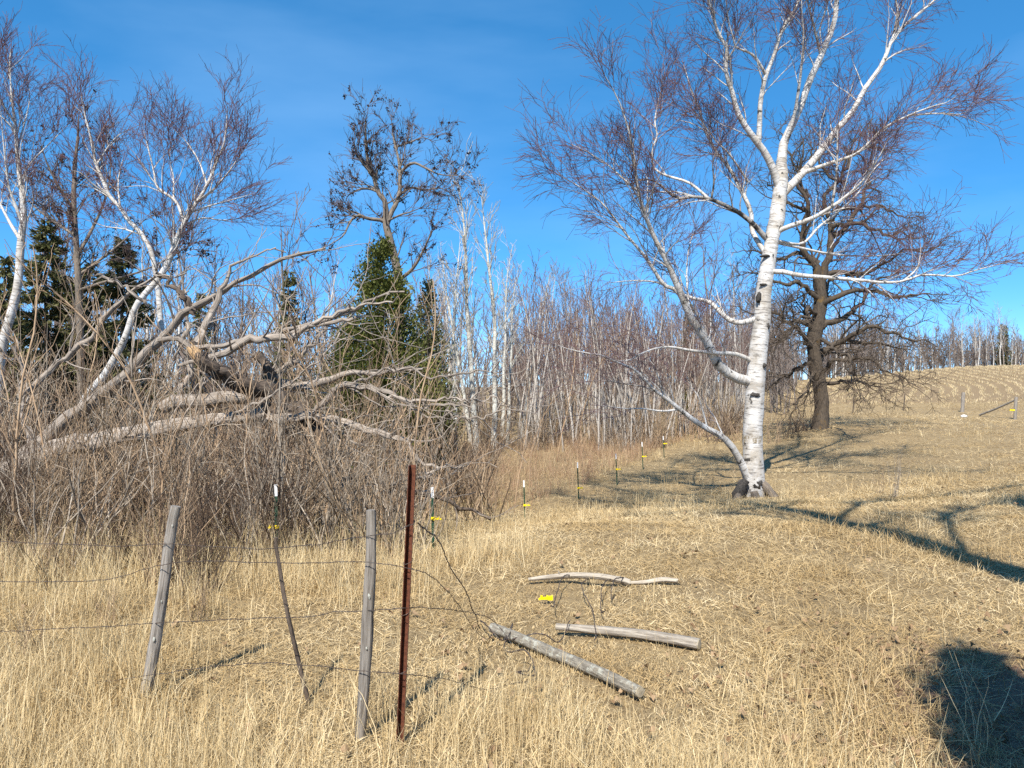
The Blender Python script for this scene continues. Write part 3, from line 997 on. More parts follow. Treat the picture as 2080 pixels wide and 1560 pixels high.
# ---- box elders with dark seed clusters
def seed_clusters(rng, P, n, size, name, mat, parent, origin):
    k = rng.integers(0, len(P), n)
    j = rng.integers(1, P.shape[1], n)
    c = P[k, j]
    m = 7
    q = np.repeat(c, m, 0) + rng.normal(0, size * .7, (n * m, 3)) - np.array([0, 0, size * .6])
    d1 = norm(rng.standard_normal((n * m, 3))) * size * rng.uniform(.5, 1.1, (n * m, 1))
    d2 = norm(np.cross(d1, rng.standard_normal((n * m, 3)))) * size * rng.uniform(.25, .5, (n * m, 1))
    V = np.stack([q - d1, q + d2, q + d1, q - d2], 1).reshape(-1, 3)
    F = np.arange(len(V)).reshape(-1, 4)
    o = link(name, mesh_np(name, V - origin, F, mat, smooth=False), parent)
    o['kind'] = 'stuff'
    return o


def hero_tree(name, label, Y, trunk_px, trunk_w, limbs, mat, seed, p1, p2, p3, seeds=0, group=None, rough=.03, seed_size=.07, base_px=None, tfrom=.35):
    r = np.random.default_rng(seed)
    tr = limb(trunk_px, Y, np.array(trunk_w) * .85, K=40)
    base = tr[0][0].copy()
    base[2] = h1(base[0], base[1])
    root = thing(name, label, 'tree', base, group)
    put(root, 'trunk', Tubes(1).add(*tr, sides=10, rough=rough), mat, base)
    ls = [(tr[0][int(40 * tfrom):][np.linspace(0, 39 - int(40 * tfrom), 18).astype(int)], tr[1][int(40 * tfrom):][np.linspace(0, 39 - int(40 * tfrom), 18).astype(int)])]
    dn = [tr]
    for px, w, dy in limbs:
        L_ = limb(px, depth_near(dn, *px[0]), np.array(w) * .85, K=18, dy=dy, taper=.35)
        dn.append(L_)
        ls.append(L_)
        put(root, 'limb', Tubes(2).add(*L_, sides=7, rough=rough), mat, base)
    LP, LR = stack(ls)
    T = Tubes(3)
    A1 = grow(LP, LR, r, **p1)
    T.add(*A1, sides=4)
    A2 = grow(*A1, r, **p2)
    T.add(*A2, sides=3)
    put(root, 'branches', T, mat, base)['kind'] = 'stuff'
    A3 = grow(*A2, r, **p3)
    put(root, 'crown', Tubes(4).add(*A3, sides=3), mat, base)['kind'] = 'stuff'
    if seeds:
        seed_clusters(r, np.concatenate([A2[0][:, [1, 2, 3, -1]], A1[0][:, [2, 3, 4, -1]]]), seeds, seed_size, 'seed_clusters', M['seeds'], root, base)
    return root


E1 = dict(dens=6.0, L=(.5, 1.4), ang=(.4, 1.0), up=.25, trop=.04, wig=.2, K=7, rr=.55, rmax=.03, rend=.008, t0=.15, fall=.3)
E2 = dict(dens=7.0, L=(.35, .9), ang=(.4, .9), up=.2, wig=.2, K=5, rr=.6, rmax=.014, rend=.0065, t0=.2, fall=.3)
E3 = dict(dens=7.0, L=(.2, .5), ang=(.4, .9), up=.2, wig=.15, K=4, rr=.7, rmax=.008, rend=.0045, t0=.2, fall=.2)
hero_tree('box_elder_tree', 'tall bare tree with dark seed clusters rising behind the green cedar', 24.0,
          [(815, 930), (812, 760), (812, 640), (809, 568), (804, 536), (790, 480), (783, 450), (784, 424), (780, 405), (767, 389), (761, 363), (751, 341), (745, 312), (742, 264), (744, 235)], [26, 24, 22, 22, 20, 18, 17, 13, 12, 11, 10, 9, 7, 5, 2],
          [([(786, 455), (795, 431), (806, 411), (812, 386), (812, 354), (809, 322), (799, 280), (795, 240)], [13, 12, 11, 8, 6, 2], .8),
           ([(813, 350), (838, 331), (864, 341), (892, 354), (928, 357), (950, 357)], [8, 7, 5, 3, 2], -.8),
           ([(812, 396), (835, 381), (864, 386), (899, 383), (928, 405)], [7, 7, 5, 3, 2], .8),
           ([(785, 450), (812, 437), (832, 431), (860, 420)], [6, 5, 4, 2], -.6),
           ([(783, 452), (774, 447), (748, 444), (726, 437), (710, 453), (697, 479), (668, 498), (639, 514)], [10, 9, 7, 5, 3, 2], -1),
           ([(768, 389), (748, 383), (726, 386), (706, 399), (700, 420)], [8, 7, 5, 3, 2], 1),
           ([(809, 570), (838, 546), (857, 514), (876, 472), (880, 450)], [10, 9, 7, 5, 2], -1),
           ([(761, 360), (735, 330), (720, 300), (722, 280)], [6, 5, 3, 2], -.7),
           ([(800, 300), (830, 290), (860, 280), (885, 290)], [6, 5, 3, 2], .7)],
          M['seedtree'], 31, E1, E2, E3, seeds=420, seed_size=.055, tfrom=.45)
hero_tree('box_elder_tree', 'bare tree hung with dark seed clusters between the left birches', 23.0,
          [(165, 900), (163, 700), (160, 600), (155, 500), (150, 420), (152, 340), (158, 280), (160, 235)], [18, 17, 16, 14, 12, 9, 6, 2],
          [([(157, 520), (190, 460), (215, 400), (225, 340), (220, 290)], [9, 8, 6, 4, 2], .7),
           ([(152, 430), (120, 380), (95, 330), (80, 280)], [8, 7, 5, 2], -.7),
           ([(158, 560), (200, 530), (250, 490), (290, 450), (320, 430)], [8, 7, 5, 3, 2], 1),
           ([(159, 590), (220, 570), (290, 550), (350, 520), (400, 490)], [8, 7, 5, 3, 2], -1),
           ([(155, 480), (110, 450), (70, 420), (40, 380)], [8, 7, 5, 2], .9)],
          M['seedtree'], 32, E1, E2, E3, seeds=330, seed_size=.06)

# ---- the birches at the left
F1 = dict(dens=6.0, L=(.6, 1.9), ang=(.35, .85), up=.3, trop=.03, wig=.14, K=7, rr=.55, rmax=.022, rend=.005, t0=.2, fall=.35)
F2 = dict(dens=8.0, L=(.35, 1.0), ang=(.35, .8), up=.15, wig=.15, K=5, rr=.6, rmax=.009, rend=.0045, t0=.15, fall=.35)
F3 = dict(dens=8, L=(.2, .5), ang=(.3, .8), up=.08, wig=.18, K=4, rr=.7, rmax=.0055, rend=.0034, t0=.2, fall=.3)
hero_tree('birch_tree', 'upright white birch at the left edge of the woods', 19.0,
          [(-8, 900), (-4, 780), (2, 715), (9, 681), (22, 640), (33, 595), (38, 565), (42, 495), (48, 443), (45, 391), (38, 340), (35, 305), (31, 253), (24, 201), (20, 130), (22, 100)], [24, 23, 22, 21, 20, 19, 18, 17, 15, 13, 11, 9, 7, 5, 3, 1.5],
          [([(43, 490), (21, 454), (3, 419), (-15, 380), (-25, 320)], [9, 8, 6, 4, 2], .6), ([(46, 455), (25, 400), (17, 374), (7, 288), (0, 200)], [8, 7, 6, 4, 2], -.6),
           ([(43, 370), (59, 336), (87, 305), (111, 281), (145, 246)], [6, 5, 4, 3, 1.5], .5), ([(35, 300), (50, 250), (60, 200), (55, 150)], [5, 4, 3, 1.5], .8),
           ([(30, 250), (5, 210), (-10, 170), (-15, 130)], [5, 4, 3, 1.5], -.8)], M['birch'], 41, F1, F2, F3)
hero_tree('birch_tree', 'leaning white birch forking above the fallen tree', 18.0,
          [(150, 860), (180, 799), (208, 768), (235, 723), (256, 681), (273, 629), (294, 598), (325, 562), (346, 523), (357, 489), (374, 454), (391, 423), (412, 392), (426, 364), (443, 322), (454, 295), (460, 253), (462, 215)], [20, 19, 18, 17, 16, 15, 15, 15, 14, 13, 12, 10, 8, 7, 6, 4, 3, 1.5],
          [([(374, 454), (360, 412), (339, 395), (318, 378), (312, 345), (298, 290), (288, 250)], [9, 8, 6, 4, 1.5], .5), ([(398, 412), (433, 385), (464, 350), (488, 315), (510, 280)], [7, 6, 4, 3, 1.5], -.5),
           ([(372, 459), (409, 443), (450, 447), (492, 443), (530, 430)], [5, 4, 3, 2, 1.2], .6), ([(390, 430), (433, 416), (485, 402), (525, 390)], [5, 4, 3, 1.5], -.9),
           ([(353, 408), (352, 360), (345, 320), (350, 270)], [5, 4, 3, 1.5], .9), ([(352, 505), (340, 470), (320, 450), (300, 440)], [5, 4, 3, 1.5], -.7),
           ([(420, 375), (405, 330), (380, 290), (345, 255)], [5, 4, 3, 1.5], .7)], M['birch'], 42, F1, F2, F3)
hero_tree('birch_tree', 'slender white birch curving left beside the leaning birch', 18.6,
          [(330, 700), (322, 600), (318, 565), (305, 506), (284, 471), (263, 450), (242, 419), (222, 398), (208, 364), (194, 329), (183, 274), (173, 236), (165, 195)], [13, 13, 12, 11, 10, 10, 9, 9, 8, 7, 5, 3, 1.5],
          [([(196, 335), (222, 295), (242, 274), (263, 262)], [5, 4, 3, 1.5], .4), ([(222, 398), (190, 375), (165, 352), (140, 345)], [5, 4, 3, 1.5], -.6), ([(245, 425), (240, 380), (245, 340), (255, 310)], [5, 4, 3, 1.5], .5),
           ([(290, 478), (250, 465), (215, 460), (170, 445)], [5, 4, 3, 1.5], .6)], M['birch'], 43, F1, F2, F3)


# ------------------------------------------------------------------ trees made once and copied
def wander(rng, base, h, lean, wig, K, r0, r1):
    d = norm(np.array([rng.normal(0, lean), rng.normal(0, lean), 1.0]))
    P = [np.array(base, float)]
    for k in range(K - 1):
        P.append(P[-1] + d * h / (K - 1))
        d = norm(d + np.array([rng.normal(0, wig), rng.normal(0, wig), .04]))
    return np.array(P), np.linspace(1, 0, K) ** .8 * (r0 - r1) + r1


PARK = []


def proto(name, label, cat, group, parts):
    """a template thing; the first copy placed is the template itself"""
    r = thing(name, label, cat, (0, 0, 0), group)
    for nm, me in parts:
        o = link(nm, me, r)
        if nm in ('crown', 'twigs', 'stems'):
            o['kind'] = 'stuff'
    r['_used'] = 0
    return r


def place(pr, x, y, rotz, sc, tilt=(0, 0), dz=0.0):
    z = h1(x, y) + dz
    if pr.get('_used') == 0:
        pr['_used'] = 1
        pr.location = (x, y, z)
        pr.rotation_euler = (tilt[0], tilt[1], rotz)
        pr.scale = (sc, sc, sc) if np.isscalar(sc) else sc
        return pr
    return dup(pr, (x, y, z), rotz, sc, tilt=tilt)


def bare_tree(seed, h, r0, mat, g1, g2, g3=None, K=16, lean=.05, wig=.05, forks=0, t0=.35, sides=7):
    r = np.random.default_rng(seed)
    P, R = wander(r, (0, 0, -.15), h, lean, wig, K, r0, .006)
    T = Tubes(seed).add(P, R, sides=sides, rough=.03)
    PP, RR = P[None], R[None]
    if forks:
        f = grow(PP, RR, r, n=forks, rel=(.35, .55), ang=(.3, .6), up=.35, trop=.06, wig=.08, K=K, rr=.75, rend=.006, t0=.3, t1=.75, fall=.3)
        T.add(*f, sides=max(4, sides - 2))
        PP, RR = np.concatenate([PP, f[0]]), np.concatenate([RR, f[1]])
    C = Tubes(seed + 1)
    a = grow(PP, RR, r, **dict(g1, t0=t0))
    C.add(*a, sides=3)
    b = grow(*a, r, **g2)
    C.add(*b, sides=3)
    if g3:
        c = grow(*b, r, **g3)
        C.add(*c, sides=3)
    return [('trunk', T.mesh('trunk', mat)), ('crown', C.mesh('crown', mat))]


# reddish sapling stand
sap = [proto('sapling', 'thin bare sapling in the dense reddish stand behind the green posts', 'sapling', 'saplings in the reddish stand',
             bare_tree(300 + k, 6.6, .042, M['sapling'],
                       dict(dens=5.0, L=(.6, 1.7), ang=(.35, .8), up=.35, trop=.05, wig=.12, K=5, rr=.5, rmax=.014, rend=.006, fall=.45),
                       dict(dens=3.2, L=(.3, .8), ang=(.3, .8), up=.2, wig=.15, K=4, rr=.7, rmax=.008, rend=.005, t0=.2, fall=.3),
                       dict(dens=2.4, L=(.2, .5), ang=(.3, .8), up=.15, wig=.15, K=3, rr=.7, rmax=.006, rend=.0045, t0=.2, fall=.3), lean=.06, wig=.045, t0=.42, sides=5)) for k in range(6)]
rs = np.random.default_rng(77)
for k in range(230):
    Yk = rs.uniform(29.5, 47)
    u = rs.uniform(1050, 1520)
    if u > 1330:
        Yk = max(Yk, 31 + (u - 1330) * .07)
    xk = (u - 1040) / FPX * Yk
    s = rs.uniform(.65, 1.12) * (1.0 if u < 1330 else .9)
    place(sap[k % 6], xk, Yk, rs.uniform(0, 6.28), (s * 1.1, s * 1.1, s), (rs.normal(0, .05), rs.normal(0, .05)))

# pale aspens
asp = [proto('aspen_tree', 'tall pale aspen in the cluster between cedar and sapling stand', 'tree', 'aspens behind the thicket',
             bare_tree(330 + k, 11.0, .13, M['aspen'],
                       dict(dens=3.8, L=(1.0, 2.8), ang=(.4, .8), up=.4, trop=.05, wig=.1, K=7, rr=.45, rmax=.04, rend=.012, fall=.55),
                       dict(dens=3.4, L=(.4, 1.1), ang=(.35, .8), up=.3, wig=.13, K=5, rr=.6, rmax=.014, rend=.010, t0=.2, fall=.3),
                       dict(dens=2.2, L=(.2, .6), ang=(.3, .8), up=.25, wig=.15, K=3, rr=.7, rmax=.010, rend=.008, t0=.2, fall=.3), lean=.03, wig=.03, t0=.35)) for k in range(3)]
for k, (u, Yk, s, lab) in enumerate([(925, 28, .78, 'pale aspen trunk nearest the cedar, leaning slightly right'), (968, 30, 1.0, 'tallest pale aspen rising above the others in its cluster'), (1003, 31, .98, 'pale aspen just to the right of the tallest one'), (955, 36, .85, None), (1030, 34, .72, None), (890, 33, .75, None), (1060, 38, .75, None), (1020, 40, .9, None)]):
    o = place(asp[k % 3], (u - 1040) / FPX * Yk, Yk, rs.uniform(0, 6.28), s, (rs.normal(0, .03), .05 if k == 0 else rs.normal(0, .03)))
    o['label'] = lab or 'slim pale aspen standing back in the cluster'

# hardwood background
wd = [proto('hardwood_tree', 'bare hardwood in the far woods', 'tree', 'bare hardwoods in the far woods',
            bare_tree(350 + k, 9.5, .11, M['wood'] if k % 5 else M['birch_far'],
                      dict(dens=2.4, L=(1.0, 2.6), ang=(.4, .9), up=.35, trop=.05, wig=.15, K=6, rr=.5, rmax=.045, rend=.012, fall=.5),
                      dict(dens=2.6, L=(.5, 1.2), ang=(.4, .9), up=.2, wig=.15, K=4, rr=.6, rmax=.018, rend=.011, t0=.2, fall=.3),
                      dict(dens=2.2, L=(.3, .7), ang=(.3, .9), up=.15, wig=.15, K=3, rr=.7, rmax=.012, rend=.009, t0=.2, fall=.3), forks=2 if k % 2 else 1, lean=.04, wig=.05, t0=.3, sides=5)) for k in range(6)]


def woods(n, u0, u1, y0, y1, s0, s1, label, group, seed, protos=None, skip=None):
    r = np.random.default_rng(seed)
    for k in range(n):
        Yk = r.uniform(y0, y1)
        u = r.uniform(u0, u1)
        xk = (u - 1040) / FPX * Yk
        if skip and skip(xk, Yk):
            continue
        s = r.uniform(s0, s1)
        o = place((protos or wd)[int(r.integers(0, len(protos or wd)))], xk, Yk, r.uniform(0, 6.28), s, (r.normal(0, .04), r.normal(0, .04)))
        o['label'] = label
        o['group'] = group


woods(62, -120, 700, 27, 50, .62, 1.0, 'bare hardwood in the brown woods behind the fallen tree', 'bare trees in the woods at the left', 1)
woods(46, 680, 1520, 46, 70, .8, 1.15, 'bare hardwood showing above and behind the sapling stand', 'bare trees behind the saplings', 2)
woods(46, 1430, 1800, 62, 92, .75, 1.05, 'bare hardwood in the woods behind the oak', 'bare trees behind the oak', 3, skip=lambda x, y: bool(in_field(np.array([x]), np.array([y]))[0]))
woods(96, 1680, 2200, 86, 104, .5, .78, 'bare hardwood in the distant line behind the stubble field', 'bare trees along the stubble field', 4)
far_b = [proto('far_birch', 'white trunked birch in the distant line behind the stubble field', 'tree', 'white trunks behind the stubble field',
               bare_tree(380 + k, 8.2, .12, M['birch_far'], dict(dens=2.0, L=(.8, 2.0), ang=(.4, .8), up=.4, wig=.12, K=5, rr=.4, rmax=.03, rend=.012, fall=.5),
                         dict(dens=2.4, L=(.4, 1.0), ang=(.4, .9), up=.2, wig=.15, K=4, rr=.6, rmax=.015, rend=.010, t0=.2, fall=.3), t0=.45, sides=5)) for k in range(2)]
woods(14, 1690, 2150, 86, 94, .6, .85, 'white trunked birch in the distant line behind the stubble field', 'white trunks behind the stubble field', 5, far_b)


# the depth of the woods: stems and twigs too far back to tell apart
def far_mass(n, u0, u1, y0, y1, h0, h1_, r):
    Yk = r.uniform(y0, y1, n)
    u = r.uniform(u0, u1, n)
    xk = (u - 1040) / FPX * Yk
    ok = ~in_field(xk, Yk)
    xk, Yk = xk[ok], Yk[ok]
    m = len(xk)
    b = np.stack([xk, Yk, height(xk, Yk) - .1], 1)
    hh = r.uniform(h0, h1_, m)
    P = np.stack([b + np.stack([r.normal(0, .10, m) * q * hh, r.normal(0, .10, m) * q * hh, hh * q], 1) for q in (0, .33, .66, 1)], 1)
    return P, np.array([[.05, .04, .028, .012]]) * r.uniform(.5, 1.3, (m, 1))


rm = np.random.default_rng(66)
Tm = Tubes(7)
for a_ in [(360, -200, 1080, 40, 70, 3, 8), (420, 1020, 1620, 46, 78, 3.5, 8), (320, 1480, 1800, 72, 104, 3, 8), (620, 1640, 2300, 90, 116, 2.5, 5.6), (240, -200, 760, 26, 42, 2, 5.5)]:
    fm = far_mass(*a_, rm)
    Tm.add(*fm, sides=3)
    k_ = 1.0 if a_[3] < 45 else (1.2 if a_[3] < 60 else 1.7)
    fa = grow(*fm, rm, n=7, L=(.7, 2.2), ang=(.3, .9), up=.35, wig=.15, K=3, rr=.5, rmax=.02 * k_, rend=.010 * k_, t0=.15, fall=.4)
    Tm.add(*fa, sides=3)
    fb = grow(*fa, rm, n=2, L=(.3, 1.0), ang=(.3, .9), up=.25, wig=.15, K=3, rr=.7, rmax=.018 * k_, rend=.014 * k_, t0=.2, fall=.3)
    Tm.add(*fb, sides=3)
fo = link('far_woods', Tm.mesh('far_woods', M['wood']))
tag(fo, 'brown mass of bare twigs and stems deep in the woods', 'woods', kind='stuff')


# ---- conifers
def conifer(seed, h, rad, mat, n, size, kind):
    r = np.random.default_rng(seed)
    P, R = wander(r, (0, 0, -.1), h, .01, .008, 12, .03 + h * .011, .01)
    T = Tubes(seed).add(P, R, sides=7, rough=.03)
    if kind == 'cedar':                       # foliage gathered in upswept sprays of uneven size
        m = int(h * 62)
        t = r.uniform(.02, .97, m) ** 1.1
        a = r.uniform(0, 6.283, m)
        prof = np.minimum(1, (1 - t) * 1.45) ** .8 * (.8 + .2 * np.minimum(1, t * 6))
        rr = rad * prof * r.uniform(.55, 1.12, m) * (1 + .12 * np.sin(a * 2 + seed))
        cc = np.stack([rr * np.cos(a), rr * np.sin(a), t * h], 1)
        cs = (.10 + .14 * r.uniform(0, 1, m)) * (.45 + .8 * prof) * (rad / 1.0) ** .5
        B = np.stack([np.stack([np.zeros(m), np.zeros(m), np.maximum(0, t * h - rr * .7)], 1), cc * np.array([.5, .5, 1]) - np.array([0, 0, .15]), cc], 1)
        T.add(B, np.array([[.02, .012, .005]]) * np.ones((m, 1)), sides=3)
        k = r.choice(m, n, p=cs ** 2 / (cs ** 2).sum())
        c = cc[k] + r.normal(0, 1, (n, 3)) * cs[k][:, None] * np.array([.6, .6, 1.0])
        c[:, 2] = np.clip(c[:, 2], .02, None)
        out = norm(np.stack([np.cos(a[k]) * .7, np.sin(a[k]) * .7, np.full(n, .9)], 1) + r.normal(0, .45, (n, 3)))
        ctone = r.uniform(0, 1, m)[k]
    else:
        nb = int(h * 34)
        tb = r.uniform(.04, .99, nb)
        ab = r.uniform(0, 6.283, nb)
        Lb = rad * (1 - tb) ** .85 * r.uniform(.5, 1.2, nb) + .10
        Kb = 6
        q = np.linspace(0, 1, Kb)[None]
        dr = r.uniform(.15, .5, nb)[:, None]
        B = np.stack([np.cos(ab)[:, None] * Lb[:, None] * q, np.sin(ab)[:, None] * Lb[:, None] * q, (tb * h)[:, None] - Lb[:, None] * (dr * q - .22 * q ** 2)], -1)
        T.add(B, np.linspace(.016, .005, Kb)[None] * np.ones((nb, 1)), sides=3)
        k = r.choice(nb, n, p=(Lb + .15) / (Lb + .15).sum())
        q = r.uniform(.15, 1, n)
        f = q * (Kb - 1.001)
        i = f.astype(int)
        w = (f - i)[:, None]
        c = B[k, i] * (1 - w) + B[k, i + 1] * w
        tan = norm(B[k, i + 1] - B[k, i])
        sd = np.cross(tan, [0, 0, 1.0]) * np.where(r.uniform(0, 1, n) < .5, 1, -1)[:, None]
        out = norm(tan * .8 + sd * .8 + np.stack([np.zeros(n), np.zeros(n), r.normal(-.1, .6, n)], 1))
        ctone = r.uniform(0, 1, nb)[k]
    sz = size * r.uniform(.6, 1.3, n)[:, None]
    side = norm(np.cross(out, r.standard_normal((n, 3)))) * sz * (.30 if kind == 'cedar' else .13)
    V = np.stack([c, c + out * sz * .5 + side, c + out * sz, c + out * sz * .5 - side], 1).reshape(-1, 3)
    me = mesh_np('needles', V, np.arange(4 * n).reshape(-1, 4), mat, {'tint': np.repeat(np.clip(.6 * ctone + .4 * r.uniform(0, 1, n), 0, 1), 4)}, smooth=False)
    return [('trunk', T.mesh('trunk', M['seedtree'])), ('crown', me)]


def conif(label, name, u, v_top, Yk, rad_px, n, size, kind, seed, mat):
    xk = (u - 1040) / FPX * Yk
    z0 = h1(xk, Yk)
    h = CAMZ - (v_top - 780) / FPX * Yk - z0
    pr = proto(name, label, 'tree', None, conifer(seed, h, rad_px / FPX * Yk, mat, n, size, kind))
    return place(pr, xk, Yk, 0, 1.0)


conif('dense green cedar standing right behind the fallen tree', 'cedar_tree', 772, 478, 21.5, 102, 60000, .085, 'cedar', 1, M['cedar'])
conif('dark cedar beside the tall seed-hung tree, right of the green cedar', 'cedar_tree', 868, 560, 24.5, 50, 16000, .085, 'cedar', 2, M['spruce'])
conif('broad dark spruce behind the birch at the left edge', 'spruce_tree', 95, 440, 24, 150, 26000, .20, 'spruce', 3, M['spruce'])
conif('dark spruce behind the slender curving birch', 'spruce_tree', 250, 480, 25, 115, 20000, .20, 'spruce', 4, M['spruce'])
conif('small spruce beside the pale trunk left of the cedar', 'spruce_tree', 588, 545, 27, 48, 12000, .15, 'spruce', 5, M['spruce'])
conif('dark spruce top poking out above the woods behind the birch limb', 'spruce_tree', 1400, 612, 52, 26, 4000, .28, 'spruce', 7, M['spruce'])
conif('dark little spruce in the distant line behind the field', 'spruce_tree', 2038, 658, 92, 16, 2500, .4, 'spruce', 8, M['spruce'])
conif('spruce half hidden in the woods left of the leaning birch', 'spruce_tree', 150, 560, 27, 80, 10000, .2, 'spruce', 9, M['spruce'])
conif('spruce at the very left edge, screened by bare shrubs', 'spruce_tree', 10, 520, 22, 90, 12000, .2, 'spruce', 14, M['spruce'])
conif('spruce filling the gap between the two dark left spruces', 'spruce_tree', 185, 530, 26, 90, 12000, .2, 'spruce', 15, M['spruce'])
conif('small spruce behind the broken limb of the fallen tree', 'spruce_tree', 410, 590, 30, 45, 9000, .17, 'spruce', 10, M['spruce'])


# ---- shrubs: many thin stems from one root
def shrub(seed, h, stems, spread, mat, r0=.0125, dens=2.2, sub=1.5):
    r = np.random.default_rng(seed)
    S = []
    for k in range(stems):
        a = r.uniform(0, 6.283)
        q = spread * math.sqrt(r.uniform(0, 1))
        hh = h * r.uniform(.45, 1.05)
        P, R = wander(r, (q * math.cos(a), q * math.sin(a), -.1), hh, .30, .13, 10, r0 * r.uniform(.6, 1.5), .002)
        S.append((P, R))
    PP, RR = stack(S)
    T = Tubes(seed).add(PP, RR, sides=4)
    a = grow(PP, RR, r, dens=dens, L=(.25, .8), ang=(.35, .9), up=.25, wig=.13, K=5, rr=.6, rmax=.0075, rend=.0038, t0=.25, fall=.4)
    b = grow(*a, r, dens=sub, L=(.12, .4), ang=(.4, .9), up=.15, wig=.15, K=3, rr=.7, rmax=.0045, rend=.0028, t0=.2, fall=.3)
    C = Tubes(seed + 1).add(*a, sides=3).add(*b, sides=3)
    return [('stems', T.mesh('stems', mat)), ('twigs', C.mesh('twigs', mat))]


shr = [proto('bare_shrub', 'bare many-stemmed shrub in the thicket', 'shrub', 'bare shrubs of the thicket', shrub(500 + k, [2.2, 3.0, 1.8, 3.6, 2.5, 1.5, 2.8, 1.3][k], [16, 13, 20, 10, 16, 24, 14, 22][k], .42, [M['shrub_grey'], M['shrub'], M['shrub_dark'], M['tan_stem'], M['shrub_dark'], M['shrub'], M['shrub_grey'], M['tan_stem']][k])) for k in range(8)]
rs = np.random.default_rng(91)


def thicket(n, u0, u1, y0, y1, s0, s1, label, group, protos):
    for k in range(n):
        Yk = rs.uniform(y0, y1)
        u = rs.uniform(u0, u1)
        s = rs.uniform(s0, s1)
        o = place(protos[int(rs.integers(0, len(protos)))], (u - 1040) / FPX * Yk, Yk, rs.uniform(0, 6.28), (s * 1.05, s * 1.05, s), (rs.normal(0, .07), rs.normal(0, .07)))
        o['label'] = label
        o['group'] = group


thicket(72, -120, 560, 7.9, 11.0, .45, .86, 'bare many-stemmed shrub in the front of the thicket below the fallen trunk', 'shrubs in the front of the thicket', shr)
thicket(12, -100, 700, 8.3, 11.0, .75, 1.05, 'tall pale shrub standing above the front of the thicket', 'tall shrubs in the front of the thicket', [shr[1], shr[3], shr[6]])
thicket(14, -60, 500, 6.4, 7.9, .28, .5, 'low bare shrub standing in the tall grass before the thicket', 'low shrubs before the thicket', shr)
thicket(26, 480, 850, 8.8, 11.2, .5, .9, 'bare shrub in the thinner end of the thicket behind the posts', 'shrubs at the thin end of the thicket', shr)
thicket(70, -150, 760, 12.2, 20, .9, 1.5, 'bare shrub tangled behind the fallen tree', 'shrubs behind the fallen tree', shr)
thicket(42, 600, 985, 14, 25, .7, 1.3, 'bare shrub in the brush below the cedar and aspens', 'shrubs below the cedar and aspens', shr)
thicket(70, 980, 1500, 29, 38, .7, 1.2, 'low bare shrub among the feet of the saplings', 'shrubs among the saplings', shr)
thicket(9, 1500, 1640, 27, 33, .5, .8, 'low bare shrub near the oak', 'shrubs near the oak', shr)

thicket(60, -200, 740, 20, 34, 1.2, 1.9, 'bare tall shrub in the understory of the woods at the left', 'shrubs in the understory of the left woods', shr)

# taller single saplings in the thicket
tsap = [proto('thicket_sapling', 'slender tan sapling rising out of the thicket', 'sapling', 'tan saplings in the thicket',
              bare_tree(540 + k, 3.4, .0165, [M['tan_stem'], M['shrub_grey'], M['tan_stem']][k], dict(dens=5.0, L=(.4, 1.2), ang=(.35, .75), up=.4, wig=.1, K=6, rr=.65, rmax=.010, rend=.004, fall=.4),
                        dict(dens=3.0, L=(.15, .5), ang=(.35, .8), up=.25, wig=.14, K=4, rr=.6, rmax=.005, rend=.003, t0=.2, fall=.3), lean=.08, wig=.085, t0=.22, sides=6)) for k in range(3)]
for k, (u, Yk, s, lab) in enumerate([(325, 9.0, 1.05, 'tan sapling rising straight up behind the left wooden post'), (655, 9.6, 1.05, 'rough tan sapling standing behind the middle wooden post'), (45, 9.0, 1.1, 'tan sapling at the left edge in front of the fallen trunk'), (108, 9.6, .9, 'tan sapling second from the left edge'), (575, 9.4, .95, 'grey sapling standing above the near green post'), (845, 9.7, 1.05, 'grey sapling rising just behind the rusty post'), (505, 9.8, .8, None), (230, 10.2, .9, None), (420, 10.6, .9, None), (700, 12.5, 1.0, None), (735, 11.5, .8, None), (15, 10, 1.0, None), (905, 12.5, .9, None), (270, 12.8, 1.1, None), (170, 12.5, 1.15, None), (540, 13, 1.1, None), (460, 13.5, 1.1, None), (1045, 17, .95, None), (1075, 19, .95, None), (985, 20, 1.2, None), (1130, 26, 1.5, None), (1180, 27, 1.5, None)]):
    o = place(tsap[k % 3 if k > 1 else 0], (u - 1040) / FPX * Yk, Yk, rs.uniform(0, 6.28), s, (rs.normal(0, .03), rs.normal(0, .04)))
    o['label'] = lab or 'slender sapling mixed into the thicket'

